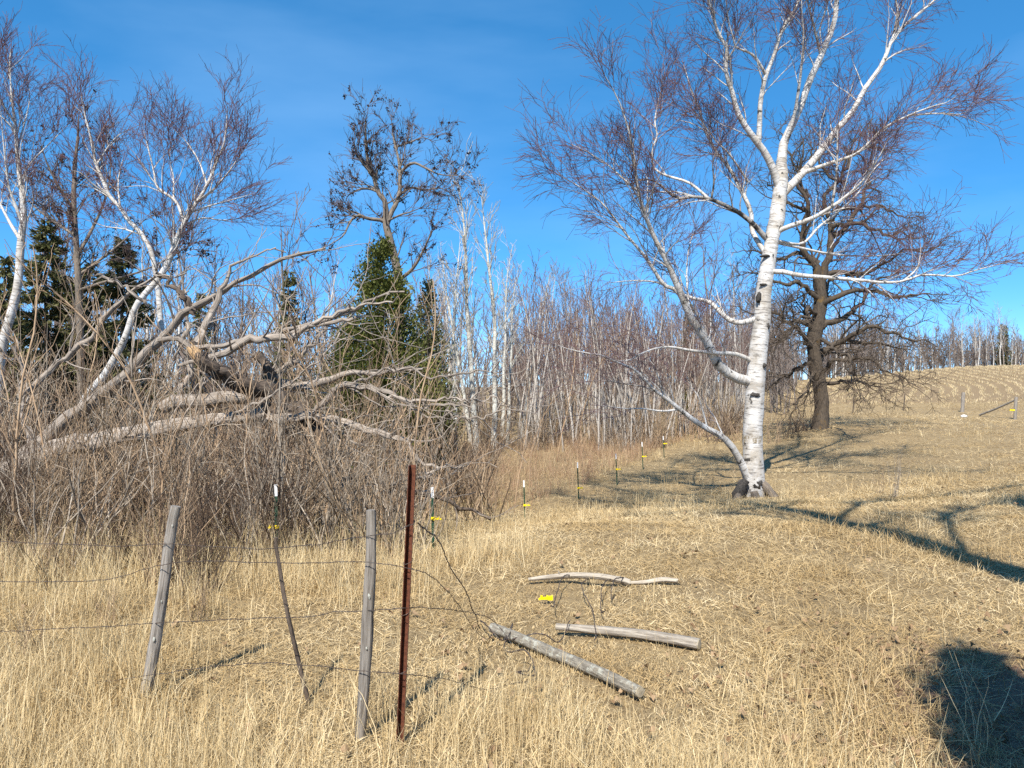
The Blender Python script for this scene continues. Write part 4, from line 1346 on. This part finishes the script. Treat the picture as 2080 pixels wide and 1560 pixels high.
# ------------------------------------------------------------------ the fallen dead tree
FY = 11.6
FT = [
    ('trunk', [(-60, 985), (0, 965), (60, 938), (150, 908), (250, 890), (350, 872), (450, 858), (520, 848), (575, 836)], [54, 50, 46, 42, 38, 34, 30, 30], 0, 0, 'dead'),
    ('limb', [(30, 945), (48, 923), (104, 871), (149, 830), (187, 799), (242, 761), (287, 719), (322, 691), (367, 653), (391, 634), (436, 615), (481, 584), (519, 563), (568, 540), (613, 523), (678, 507)], [40, 38, 30, 26, 22, 18, 13, 10, 6], .3, .9, 'dead'),
    ('limb', [(41, 809), (69, 788), (114, 761), (173, 705), (208, 678), (235, 643), (277, 608), (312, 584), (357, 560), (412, 551)], [13, 13, 14, 12, 10, 6, 3], .9, .3, 'dead'),
    ('limb', [(322, 691), (367, 691), (384, 702), (433, 698), (485, 688), (554, 671), (623, 650), (680, 634), (740, 617), (800, 597)], [10, 12, 11, 9, 7, 4], .2, -.8, 'dead'),
    ('limb', [(364, 743), (415, 726), (467, 716), (512, 691), (589, 681), (658, 660), (705, 645), (752, 635)], [8, 14, 17, 14, 9, 5], -.1, -.5, 'dead'),
    ('limb', [(589, 680), (640, 660), (688, 645), (730, 630), (784, 622), (832, 616)], [8, 9, 7, 5, 3], -.3, -.3, 'dead'),
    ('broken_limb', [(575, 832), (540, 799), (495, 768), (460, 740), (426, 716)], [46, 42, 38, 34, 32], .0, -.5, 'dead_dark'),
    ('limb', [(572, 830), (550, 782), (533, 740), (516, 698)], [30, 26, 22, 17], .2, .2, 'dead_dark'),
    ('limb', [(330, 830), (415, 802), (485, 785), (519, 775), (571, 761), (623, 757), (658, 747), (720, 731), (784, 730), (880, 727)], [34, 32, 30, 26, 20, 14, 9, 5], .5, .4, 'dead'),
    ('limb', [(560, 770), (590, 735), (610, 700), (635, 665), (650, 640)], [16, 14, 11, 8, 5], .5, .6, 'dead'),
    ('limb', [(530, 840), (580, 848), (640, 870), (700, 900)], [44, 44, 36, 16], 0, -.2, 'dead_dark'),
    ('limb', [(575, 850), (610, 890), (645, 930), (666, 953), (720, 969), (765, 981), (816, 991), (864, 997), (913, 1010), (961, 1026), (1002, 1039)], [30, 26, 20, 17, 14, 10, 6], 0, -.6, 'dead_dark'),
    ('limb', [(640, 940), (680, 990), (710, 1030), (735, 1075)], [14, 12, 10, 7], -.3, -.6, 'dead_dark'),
    ('limb', [(640, 835), (666, 818), (682, 805), (698, 800), (752, 802), (791, 808), (826, 824), (848, 844), (880, 866), (920, 880)], [14, 15, 15, 12, 8, 5, 2], -.2, -.4, 'dead'),
    ('limb', [(791, 808), (832, 813), (880, 810), (922, 805), (973, 816)], [8, 7, 5, 2], -.4, -.3, 'dead'),
    ('limb', [(832, 823), (880, 834), (945, 831), (1002, 831), (1037, 828)], [6, 6, 4, 2], -.4, .3, 'dead'),
    ('limb', [(905, 834), (961, 844), (999, 852), (1025, 847), (1092, 848)], [6, 5, 4, 2], -.3, -.3, 'dead'),
    ('limb', [(545, 846), (608, 837), (666, 837), (714, 844), (752, 860), (791, 882), (823, 904), (842, 920), (884, 946)], [18, 17, 15, 12, 9, 5], -.1, -.8, 'dead'),
    ('limb', [(680, 808), (714, 779), (739, 767), (778, 763), (823, 770), (848, 784), (880, 792), (916, 797), (935, 789), (977, 781)], [7, 6, 6, 5, 4, 2], -.2, -.3, 'dead'),
    ('limb', [(848, 969), (906, 953), (945, 943), (996, 933)], [7, 6, 4, 2], -.7, .5, 'dead'),
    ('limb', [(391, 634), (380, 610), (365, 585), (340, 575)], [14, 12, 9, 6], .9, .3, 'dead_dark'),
    ('limb', [(400, 700), (403, 660), (420, 635), (445, 600), (470, 570), (485, 545), (550, 520)], [18, 16, 15, 13, 9, 6, 3], .4, .5, 'dead'),
    ('limb', [(365, 800), (378, 760), (383, 715), (372, 660)], [14, 13, 12, 10], .8, .2, 'dead'),
    ('limb', [(195, 560), (225, 565), (255, 580), (280, 605)], [4, 6, 7, 6], 1.0, -.2, 'dead'),
    ('limb', [(60, 930), (40, 850), (45, 780), (30, 700)], [14, 11, 8, 4], .2, .8, 'dead'),
    ('limb', [(440, 862), (500, 820), (560, 790), (640, 740), (690, 715)], [6, 6, 5, 4, 2], -.4, -.5, 'dead'),
]
f_base = at(250, 900, FY)
f_base[2] = h1(f_base[0], f_base[1])
fallen = thing('fallen_tree', 'huge fallen dead tree with bleached limbs sprawled over the thicket', 'fallen tree', f_base)
rf = np.random.default_rng(61)
fl = []
for nm, px, w, d0, dy, mt in FT:
    L_ = limb(px, FY + d0, np.array(w) * .86, K=24, dy=dy, taper=.1)
    jit = np.cumsum(rf.normal(0, .030, (24, 3)), 0)
    jit -= jit[:1]
    L_ = (L_[0] + jit, L_[1])
    fl.append(L_)
    lo_ = put(fallen, nm, Tubes(len(fl)).add(*L_, sides=14, caps=True, rough=.07, ridge=.12), M[mt], f_base)
    if nm == 'broken_limb':
        brk = lo_
fp, fr = fl[6]
jag = rf.uniform(-.04, .02, (14, 1))
for k in range(9):
    a = k / 9 * 6.283
    d = norm((fp[-1] - fp[-3])[None])[0]
    q = fp[-1] + np.array([math.cos(a), .2, math.sin(a)]) * fr[-1] * .6
    sp, sr = spline(np.array([q - d * .08, q + d * rf.uniform(.03, .14), q + d * rf.uniform(.15, .24)]), [.035, .025, .004], 5)
    put(brk, 'splinter', Tubes(80 + k).add(sp, sr, sides=5, rough=.1), M['break'], f_base)
LP, LR = stack(fl)
fA = grow(LP, LR, rf, dens=3.2, L=(.4, 2.0), ang=(.4, 1.1), up=.08, wig=.2, K=8, rr=.45, rmax=.020, rend=.005, t0=.2, fall=.3)
fS = grow(LP, LR, rf, n=3, L=(.08, .30), ang=(.6, 1.2), up=.2, wig=.1, K=3, rr=.40, rmax=.05, rend=.012, t0=.15, fall=.2)
fB = grow(*fA, rf, dens=3.2, L=(.15, .5), ang=(.4, 1.0), up=.1, wig=.2, K=4, rr=.6, rmax=.007, rend=.003, t0=.3, fall=.3)
put(fallen, 'dead_branches', Tubes(90).add(*fA, sides=5).add(*fS, sides=6, rough=.1).add(*fB, sides=3), M['dead'], f_base)['kind'] = 'stuff'


# ------------------------------------------------------------------ the old barbed wire fence
def post(name, label, px_top, px_bot, Y, w, mat, seed, bend=0.0, lich=0, rough=.045):
    top, bot = at(*px_top, Y), at(*px_bot, Y)
    r = np.random.default_rng(seed)
    bot = bot - (top - bot) * .14
    base = np.array([bot[0], bot[1], bot[2]])
    P = np.linspace(0, 1, 26)[:, None] * (top - bot)[None] + bot
    side = np.array([1, 0, 0])
    P = P + side * (bend * np.sin(np.linspace(0, 3.14, 26)))[:, None] + np.cumsum(r.normal(0, .0012, (26, 3)), 0)
    P[-1] = top
    R = np.interp(np.linspace(0, 1, 26), np.linspace(0, 1, len(w)), w) / FPX * Y * .5
    root = thing(name, label, 'fence post', base)
    T = Tubes(seed).add(P, R, sides=18, caps=True, rough=rough * .6, ridge=.07)
    sh = put(root, 'shaft', T, mat, base)
    n = norm(P[-1] - P[-2])
    for k in range(lich):
        t = r.uniform(.25, .95)
        i = int(t * 25)
        a = r.uniform(-.6, .9)
        c = P[i] + np.array([math.sin(a), -math.cos(a), 0]) * R[i] * .98
        s = r.uniform(.004, .009)
        lump(c, (s, s * .7, s * 1.8), seed * 10 + k, M['white_lichen'], 'lichen', sh, base, .3, 7, 5)
    return root


M['white_lichen'] = plain_mat('lichen', (.42, .42, .37), .95, 0, .35, 120)
post('wooden_post', 'thin weathered grey post leaning right, first from the left', (357, 1028), (284, 1450), 4.65, [21, 22, 22, 20, 18], M['post'], 3, bend=.014, lich=3)
post('wooden_post', 'upright grey wooden post beside the rusty steel post', (753, 1036), (730, 1500), 4.05, [19, 21, 23, 22, 18], M['post'], 4, bend=.012, lich=5)
post('fence_stay', 'thin brown stick leaning below the near green post', (561, 1092), (628, 1425), 4.55, [9, 9, 8, 7], M['dead_dark'], 5, bend=-.012)


def channel(px_top, px_bot, Y, w, t, mat, name):
    """an open steel channel, its hollow towards the viewer"""
    top, bot = at(*px_top, Y), at(*px_bot, Y)
    bot = bot - (top - bot) * .12
    a = w / FPX * Y * .5
    d = a * 1.1
    ring = np.array([(-a, -d), (-a + t, -d), (-a + t * 2.2, d - t), (a - t * 2.2, d - t), (a - t, -d), (a, -d), (a - t * .6, d), (-a + t * .6, d)])
    V = np.concatenate([np.column_stack([ring[:, 0], ring[:, 1], np.zeros(8)]) + bot, np.column_stack([ring[:, 0], ring[:, 1], np.zeros(8)]) + top])
    F = [np.array([(k, (k + 1) % 8, 8 + (k + 1) % 8, 8 + k) for k in range(8)]), np.array([(8, 9, 10), (8, 10, 15), (10, 11, 14), (10, 14, 15), (11, 12, 13), (11, 13, 14)])]
    return V, F, bot


V, F, bot = channel((838, 945), (812, 1525), 4.0, 15, .004, M['rust'], 'rusty')
rp_ = thing('steel_post', 'rusty brown steel fence post, tallest of the near posts', 'fence post', bot)
rsh = link('shaft', mesh_np('shaft', V - bot, F, M['rust'], smooth=False), rp_)
for k, v in enumerate((1064, 1140, 1243, 1360)):
    f_ = (v - 945) / 580
    c = at(838 - 26 * f_, v, 4.0)
    ring = np.stack([.026 * np.cos(np.linspace(0, 6.283, 14)), .030 * np.sin(np.linspace(0, 6.283, 14)) + .0, .012 * np.sin(np.linspace(0, 6.283, 14) + 1)], 1) + c
    put(rsh, 'wire_clip', Tubes(k).add(ring, np.full(14, .0016), sides=4), M['wire'], bot)


def green_post(label, u, v0, v1, Y, ins_v, ins_dx, side_w=30):
    """a green T-post with a white tip, studs and a yellow insulator"""
    top, bot = at(u, v0, Y), at(u + 3, v1, Y)
    bot[2] = min(bot[2], h1(bot[0], bot[1])) - .25
    ax = top - bot
    root = thing('green_post', label, 'fence post', bot, 'green steel posts of the electric fence')
    w, t, dp = (.030 if Y < 12 else .024), .006, .030
    prof = np.array([(-w / 2, 0), (w / 2, 0), (w / 2, t), (t / 2, t), (t / 2, dp), (-t / 2, dp), (-t / 2, t), (-w / 2, t)])

    def seg(f0, f1, grow_, name, mat):
        p0, p1 = bot + ax * f0, bot + ax * f1
        pr = prof * grow_
        V = np.concatenate([np.column_stack([pr[:, 0], pr[:, 1], np.zeros(8)]) + p0, np.column_stack([pr[:, 0], pr[:, 1], np.zeros(8)]) + p1])
        F = [np.array([(k, (k + 1) % 8, 8 + (k + 1) % 8, 8 + k) for k in range(8)]), np.array([(8, 9, 10, 15), (11, 12, 13, 14)])]
        return link(name, mesh_np(name, V - bot, F, mat, smooth=False), root)
    tipf = 1 - .13 / np.linalg.norm(ax)
    gsh = seg(0, tipf, 1, 'shaft', M['green'])
    seg(tipf, 1, 1.12, 'white_tip', M['white'])
    z_ = 0.32
    SV, SF = [], []
    cube = np.array([(-1, -1, -1), (1, -1, -1), (1, 1, -1), (-1, 1, -1), (-1, -1, 1), (1, -1, 1), (1, 1, 1), (-1, 1, 1)], float)
    cf = np.array([(0, 3, 2, 1), (4, 5, 6, 7), (0, 1, 5, 4), (1, 2, 6, 5), (2, 3, 7, 6), (3, 0, 4, 7)])
    while z_ < np.linalg.norm(ax) * tipf:
        c = bot + ax * (z_ / np.linalg.norm(ax)) + np.array([0, -.004, 0])
        SF.append(cf + 8 * len(SV))
        SV.append(cube * np.array([.004, .006, .009]) + c)
        z_ += .055
    link('studs', mesh_np('studs', np.concatenate(SV) - bot, np.concatenate(SF), M['green'], smooth=False), gsh)['kind'] = 'stuff'
    c = at(u + 2, ins_v, Y)
    insulator(c, ins_dx, root, bot)
    return c + np.array([.05 * ins_dx, -.03, 0])


def insulator(c, sx, parent, origin, sc=1.0):
    """a plastic clip: block with jaws and a wire hook standing off to one side"""
    V, F = [], []
    cube = np.array([(-1, -1, -1), (1, -1, -1), (1, 1, -1), (-1, 1, -1), (-1, -1, 1), (1, -1, 1), (1, 1, 1), (-1, 1, 1)], float)
    cf = np.array([(0, 3, 2, 1), (4, 5, 6, 7), (0, 1, 5, 4), (1, 2, 6, 5), (2, 3, 7, 6), (3, 0, 4, 7)])
    for (px, py, pz, a, b, d) in [(0, -.012, 0, .026, .012, .018), (.045 * sx, -.02, 0, .024, .009, .011), (.078 * sx, -.022, .008, .010, .012, .018), (-.02 * sx, .012, .0, .007, .020, .016), (.024 * sx, .012, 0, .007, .020, .016), (.095 * sx, -.022, -.006, .009, .010, .008)]:
        F.append(cf + 8 * len(V))
        V.append(cube * np.array([a, b, d]) * sc + np.array([px, py, pz]) * sc + c)
    o = link('insulator', mesh_np('insulator', np.concatenate(V) - origin, np.concatenate(F), M['yellow'], smooth=False), parent)
    return o


GP = [('green post nearest the wooden posts, in front of the thicket', 560, 984, 1140, 8.5, 1070, -.8), ('green post just right of the rusty steel post', 878, 990, 1135, 9.5, 1053, 1),
      ('third green post along the line, at the edge of the swale', 1064, 976, 1056, 15.0, 1026, 1), ('fourth green post along the line, left of the birch', 1173, 939, 1014, 17.5, 991, 1),
      ('fifth green post along the line, before the saplings', 1251, 922, 986, 20.0, 953, 1), ('sixth green post along the line, nearly at the saplings', 1304, 898, 957, 22.5, 927, 1),
      ('last visible green post, beside two white sapling trunks', 1347, 886, 932, 26.0, 901, 1)]
wp = []
for g_ in GP:
    wp.append(green_post(*g_))
ew = thing('electric_wire', 'thin wire strung through the yellow insulators of the green posts', 'wire', wp[0])
Pw = []
for a, b in zip(wp[:-1], wp[1:]):
    for t in np.linspace(0, 1, 10, endpoint=False):
        p = a * (1 - t) + b * t
        p[2] -= .10 * 4 * t * (1 - t)
        Pw.append(p)
Pw.append(wp[-1])
put(ew, 'strand', Tubes(1).add(np.array(Pw), np.full(len(Pw), .0016), sides=4), M['wire'], wp[0])


def barbed(label, pts, seed, r=.0016, barbs=True, sag=0.0):
    """two twisted strands with barbs every 12 cm"""
    P, _ = spline(np.array(pts), [1, 1], max(20, int(40 * len(pts))))
    rr = np.random.default_rng(seed)
    P = P + np.cumsum(rr.normal(0, .0010, P.shape), 0) * np.minimum(1, np.minimum(np.arange(len(P)), np.arange(len(P))[::-1]) / 8)[:, None]
    base = P[0].copy()
    root = thing('barbed_wire', label, 'wire', base)
    cl = np.concatenate([[0], np.cumsum(np.linalg.norm(np.diff(P, axis=0), axis=1))])
    s = np.arange(0, cl[-1], .014)
    Q = np.stack([np.interp(s, cl, P[:, j]) for j in range(3)], 1)
    ph = s / .045 * 6.283
    off = np.stack([np.zeros_like(ph), np.cos(ph), np.sin(ph)], 1) * r * 1.1
    T = Tubes(seed).add(Q + off, np.full(len(s), r), sides=3).add(Q - off, np.full(len(s), r), sides=3)
    st = put(root, 'strand', T, M['wire'], base)
    if barbs:
        B = Tubes(seed + 1)
        sb = np.arange(.06, cl[-1], .12)
        qb = np.stack([np.interp(sb, cl, P[:, j]) for j in range(3)], 1)
        for d in range(2):
            v = norm(rr.standard_normal((len(sb), 3))) * .013
            B.add(np.stack([qb - v, qb, qb + v], 1), np.array([[.0004, .0015, .0004]]) * np.ones((len(sb), 1)), sides=3)
        put(st, 'barbs', B, M['wire'], base)['kind'] = 'stuff'
    return root


def wpx(seq):
    return [at(*q) for q in seq]


barbed('top strand of barbed wire between the wooden posts and the rusty post', wpx([(-80, 1098, 5.3), (200, 1100, 4.85), (345, 1093, 4.60), (560, 1100, 4.3), (745, 1068, 4.0), (838, 1062, 3.96)]), 1)
barbed('second strand of barbed wire, sagging between the wooden posts', wpx([(-80, 1185, 5.3), (200, 1178, 4.85), (335, 1143, 4.58), (450, 1134, 4.4), (600, 1135, 4.2), (742, 1130, 4.0), (834, 1145, 3.96), (880, 1162, 4.1), (930, 1215, 4.6), (965, 1262, 5.2), (1000, 1290, 5.6)]), 2)
barbed('third strand of barbed wire, knee high along the old posts', wpx([(-80, 1285, 5.3), (200, 1275, 4.85), (318, 1266, 4.58), (480, 1262, 4.35), (620, 1258, 4.2), (680, 1248, 4.1), (738, 1245, 4.0), (828, 1240, 3.96), (900, 1242, 4.4), (960, 1252, 5.0), (1000, 1268, 5.4), (1040, 1310, 5.45)]), 3)
barbed('lowest strand of barbed wire, half lost in the grass', wpx([(60, 1400, 5.0), (290, 1375, 4.58), (520, 1345, 4.3), (730, 1358, 4.0), (822, 1362, 3.96), (900, 1372, 4.3), (980, 1388, 4.6), (1050, 1372, 4.75), (1090, 1376, 4.8)]), 4)
barbed('dark doubled wire drooping from the rusty post to the lichen covered log', wpx([(848, 1062, 4.05), (888, 1088, 4.5), (912, 1140, 4.9), (950, 1205, 5.3), (964, 1240, 5.5), (976, 1278, 5.7)]), 5, r=.0032)
rt = np.random.default_rng(9)
for k, (lab, seq) in enumerate([
        ('tangle of old wire looping round the end of the lichen covered log', [(975, 1270, 5.6), (990, 1300, 5.6), (1025, 1310, 5.4), (1045, 1290, 5.5), (1030, 1330, 5.2), (1070, 1350, 5.0), (1090, 1375, 4.85), (1050, 1385, 4.8), (1080, 1360, 4.9)]),
        ('wire running off the log across the grass towards the middle log', [(1040, 1312, 5.5), (1100, 1316, 5.6), (1140, 1310, 5.65), (1158, 1285, 5.85)]),
        ('loop of wire hanging from the left half of the pale branch', [(1165, 1186, 7.2), (1140, 1205, 6.95), (1120, 1240, 6.45), (1118, 1256, 6.3)]),
        ('loop of wire hanging from the middle of the pale branch', [(1200, 1190, 7.1), (1180, 1215, 6.7), (1200, 1245, 6.4), (1205, 1275, 6.1), (1207, 1310, 5.7)]),
        ('loop of wire hanging from the right half of the pale branch', [(1245, 1192, 7.1), (1226, 1215, 6.8), (1222, 1250, 6.35), (1230, 1270, 6.15)]),
        ('short curl of wire at the joint of the pale branch', [(1272, 1192, 7.1), (1248, 1212, 6.85), (1240, 1230, 6.6), (1250, 1240, 6.45)])]):
    gp = []
    for j, (u, v, _) in enumerate(seq):
        p = at(u, v, yg(v))
        p[2] = h1(p[0], p[1]) + (.06 + .07 * (j % 2))
        gp.append(p)
    barbed(lab, gp, 20 + k, r=.0036)

# ------------------------------------------------------------------ logs on the grass
def log(label, name, px, Y, w, mat, seed, dz=-.004, knots=()):
    P, R = limb(px, Y[0], w, K=30, dy=[a - Y[0] for a in Y])
    g_ = height(P[:, 0], P[:, 1])
    off = (P[:, 2] - R - g_).min()
    P[:, 2] -= off + dz
    base = P[0].copy()
    root = thing(name, label, 'log', base)
    sh = put(root, 'shaft', Tubes(seed).add(P, R, sides=24, rough=.03, ridge=.07), mat, base)
    for e, nm in ((0, 'cut_end'), (-1, 'cut_end')):
        d = norm(P[0] - P[1]) if e == 0 else norm(P[-1] - P[-2])
        put(sh, nm, Tubes(seed + 1).add(np.stack([P[e] - d * .01, P[e] + d * .004]), np.array([R[e] * 1.0, R[e] * .9]), sides=14, caps=True, rough=.03), M['cut'], base)
    for (t, ln, ang) in knots:
        k = int(t * 29)
        d = norm(np.array([math.cos(ang), -.3, math.sin(ang)]))
        sp, sr = spline(np.stack([P[k], P[k] + d * ln * .6, P[k] + d * ln]), [R[k] * .4, R[k] * .3, R[k] * .15], 5)
        put(sh, 'knot', Tubes(seed + 3).add(sp, sr, sides=6, caps=True), mat, base)
    return root


log('lichen spotted grey log lying with wire round its end', 'log', [(1000, 1290), (1060, 1315), (1140, 1350), (1220, 1385), (1300, 1425)], [yg(1290), yg(1318), yg(1350), yg(1388), yg(1425)], [20, 21, 21, 20, 19], M['lichen_log'], 5)
log('straight grey weathered log with a cut end, in the middle of the pasture', 'log', [(1130, 1272), (1200, 1278), (1280, 1285), (1350, 1295), (1420, 1308)], [yg(1282), yg(1288), yg(1296), yg(1306), yg(1320)], [13, 16, 18, 20, 21], M['log'], 6)
log('pale peeled curved branch lying farthest from the fence', 'log', [(1074, 1184), (1110, 1180), (1160, 1176), (1215, 1178), (1262, 1186), (1278, 1191)], [yg(1190)] * 3 + [yg(1196)] * 3, [7, 10, 12, 13, 14, 13], M['pale_log'], 7, knots=((.32, .06, 1.9),))
log('short pale rotten branch touching the curved pale one', 'log', [(1276, 1188), (1310, 1187), (1345, 1182), (1376, 1184)], [yg(1192)] * 4, [6, 8, 11, 9], M['pale_log'], 8)

# loose yellow insulator on a wire
c = at(1117, 1222, 6.7)
c[2] = h1(c[0], c[1]) + .06
yi = thing('loose_insulator', 'bright yellow plastic insulator lying in the grass by the logs', 'insulator', c)
insulator(c, -1, yi, c, .95)

# ------------------------------------------------------------------ far fence corner, stone, weeds
def far_post(label, u, v0, v1, Y, w, mat, ins=False):
    top, bot = at(u, v0, Y), at(u - 3, v1, Y)
    bot[2] = h1(bot[0], bot[1]) - .15
    root = thing('far_fence_post', label, 'fence post', bot)
    P = np.linspace(0, 1, 8)[:, None] * (top - bot) + bot
    put(root, 'shaft', Tubes(int(u)).add(P, np.full(8, w / FPX * Y * .5), sides=9, caps=True, rough=.05), mat, bot)
    if ins:
        insulator(at(u - 6, (v0 + v1) / 2 + 2, Y - .1), -1, root, bot, 2.2)
    return root


far_post('grey wooden post standing alone below the stubble field', 1957, 797, 842, 46, 7, M['post'])
far_post('greenish post at the right edge carrying a leaning rail', 2064, 806, 856, 41, 6, M['post'], True)
far_post('thin dark post at the field edge just right of the oak', 1735, 802, 832, 45, 2.2, M['dead_dark'])
far_post('thin dark post at the field edge between oak and grey post', 1838, 800, 830, 47, 2.2, M['dead_dark'])
a_, b_ = at(2063, 812, 41), at(1990, 841, 43)
b_[2] = h1(b_[0], b_[1]) + .05
rl = thing('fence_rail', 'grey rail leaning from the right edge post down to the grass', 'rail', b_)
put(rl, 'shaft', Tubes(4).add(*spline(np.stack([b_, (a_ + b_) / 2 + np.array([0, 0, -.03]), a_]), [.06, .055, .05], 10), sides=8, caps=True, rough=.05), M['post'], b_)
sc_ = at(1958, 856, 41)
sc_[2] = h1(sc_[0], sc_[1]) + .06
stn = lump(sc_, (.17, .14, .09), 3, M['stone'], 'white_stone', None, sc_, .08, 12, 8)
stn.location = sc_
tag(stn, 'white stone lying in the grass below the grey far post', 'stone')
for k, (u, v, Y_, s) in enumerate([(1820, 990, 14.2, .5), (1790, 985, 15, .4)]):
    o = place(shr[k], (u - 1040) / FPX * Y_, Y_, k * 2.0, (s * .5, s * .5, s), (.02, .03))
    o['label'] = ['tall dry weed in the open pasture right of the birch', 'smaller dry weed beside the tall one right of the birch'][k]
    o['group'] = 'dry weeds in the pasture'
    o['category'] = 'weed'

for k, (u, v, Y_, s_, lab) in enumerate([(398, 1180, 6.2, .34, 'pale dry weed beside the left wooden post'), (215, 1230, 6.0, .3, 'dry weed in the tall grass left of the leaning post'), (690, 1190, 7.2, .28, 'low dry weed behind the middle wooden post'), (60, 1300, 5.4, .3, 'dry weed at the left edge below the wires')]):
    o = place(shr[[5, 7, 2, 5][k]], (u - 1040) / FPX * Y_, Y_, k * 1.3, (s_ * .6, s_ * .6, s_), (.05, .06 * (-1) ** k))
    o['label'] = lab
    o['group'] = 'dry weeds by the old fence'
    o['category'] = 'weed'
rk = np.random.default_rng(3)
for k, (x_, y_, n_, lab) in enumerate([(2.42, 3.98, 9, 'clump of long pale grass stalks at the edge of the bottom right shadow'), (2.62, 4.25, 5, 'few thin grass stalks standing in the bottom right shadow')]):
    ps = np.stack([x_ + rk.normal(0, .05, n_), y_ + rk.normal(0, .05, n_), np.zeros(n_)], 1)
    ps[:, 2] = height(ps[:, 0], ps[:, 1]) - .01
    V, F, m_ = blades(rk, ps, rk.uniform(.3, .62, n_), rk.uniform(.05, .4, n_), np.full(n_, .005), np.full(n_, .5), 6)
    b0 = np.array([x_, y_, h1(x_, y_)])
    o = link('grass_clump', mesh_np('grass_clump', V - b0, F, M['stalk'], {'tint': np.full(len(V), .8), 'tone': np.full(len(V), .1)}, False), None, b0)
    tag(o, lab, 'grass', 'long grass stalks by the shadow')

# ------------------------------------------------------------------ trees beside the photographer, known by their shadows
rv = np.random.default_rng(15)
q_ = [(4.6, .2, -.1), (4.3, .4, 3), (3.6, .9, 6.5), (2.3, 1.5, 10), (1.5, 1.8, 12), (.8, 2.1, 14), (0, 2.5, 16), (-.5, 2.8, 17.5)]
tr = spline(np.array(q_), [.30, .28, .25, .20, .14, .10, .06, .02], 40)
ov = thing('roadside_tree', 'leaning bare tree by the road whose shadow crosses the pasture', 'tree', (4.6, .2, h1(4.6, .2)))
ob = np.array((4.6, .2, h1(4.6, .2)))
put(ov, 'trunk', Tubes(1).add(*tr, sides=10, rough=.03), M['oak'], ob)
lm = grow(tr[0][None, 20:], tr[1][None, 20:], rv, n=20, L=(2.0, 4.5), ang=(.5, 1.0), up=.2, wig=.12, K=12, rr=.6, rmax=.09, rend=.012, t0=.1, t1=.95, fall=.4)
put(ov, 'limbs', Tubes(2).add(*lm, sides=6), M['oak'], ob)['kind'] = 'stuff'
ex = [spline(np.array(q), [.065, .055, .04, .02], 12) for q in ([(2.9, 1.2, 8.5), (3.6, 2.0, 10.5), (5.4, 2.9, 11.6), (7.4, 3.3, 12.2)], [(2.0, 1.6, 11.0), (3.4, 3.0, 12.4), (5.2, 3.6, 12.9), (7.0, 3.9, 13.2)], [(.8, 2.1, 14), (-.8, 3.0, 15.2), (-2.0, 3.8, 16.2), (-3.0, 4.6, 17)], [(.3, 2.3, 15), (-.4, 3.6, 16), (-1.2, 4.8, 17), (-2.0, 5.6, 17.5)], [(1.2, 1.9, 13), (.2, 1.8, 14.5), (-1.0, 2.2, 15.6), (-2.2, 2.6, 16.4)])]
ex = stack(ex)
for k in range(5):
    put(ov, 'limb', Tubes(30 + k).add(ex[0][k], ex[1][k], sides=6), M['oak'], ob)
lm = (np.concatenate([lm[0], ex[0], ex[0]]), np.concatenate([lm[1], ex[1], ex[1]]))
a1 = grow(*lm, rv, dens=6.0, L=(.5, 1.4), ang=(.4, 1.0), up=.15, wig=.15, K=6, rr=.6, rmax=.05, rend=.014, t0=.2, fall=.3)
a2 = grow(*a1, rv, dens=5.5, L=(.25, .8), ang=(.4, 1.0), up=.1, wig=.15, K=4, rr=.6, rmax=.016, rend=.008, t0=.2, fall=.3)
put(ov, 'crown', Tubes(3).add(*a1, sides=4).add(*a2, sides=3), M['oak'], ob)['kind'] = 'stuff'
pr = proto('spruce_tree', 'tall spruce by the road outside the view, seen by its shadow at the right', 'tree', None, conifer(13, 13.0, 1.5, M['spruce'], 16000, .30, 'spruce'))
place(pr, 5.35, 1.9, 0, 1.0)
pr = proto('cedar_tree', 'tall slim cedar behind the viewpoint, seen by its shadow', 'tree', None, conifer(12, 7.7, .82, M['cedar'], 14000, .17, 'cedar'))
place(pr, 1.42, -.9, 0, 1.0)
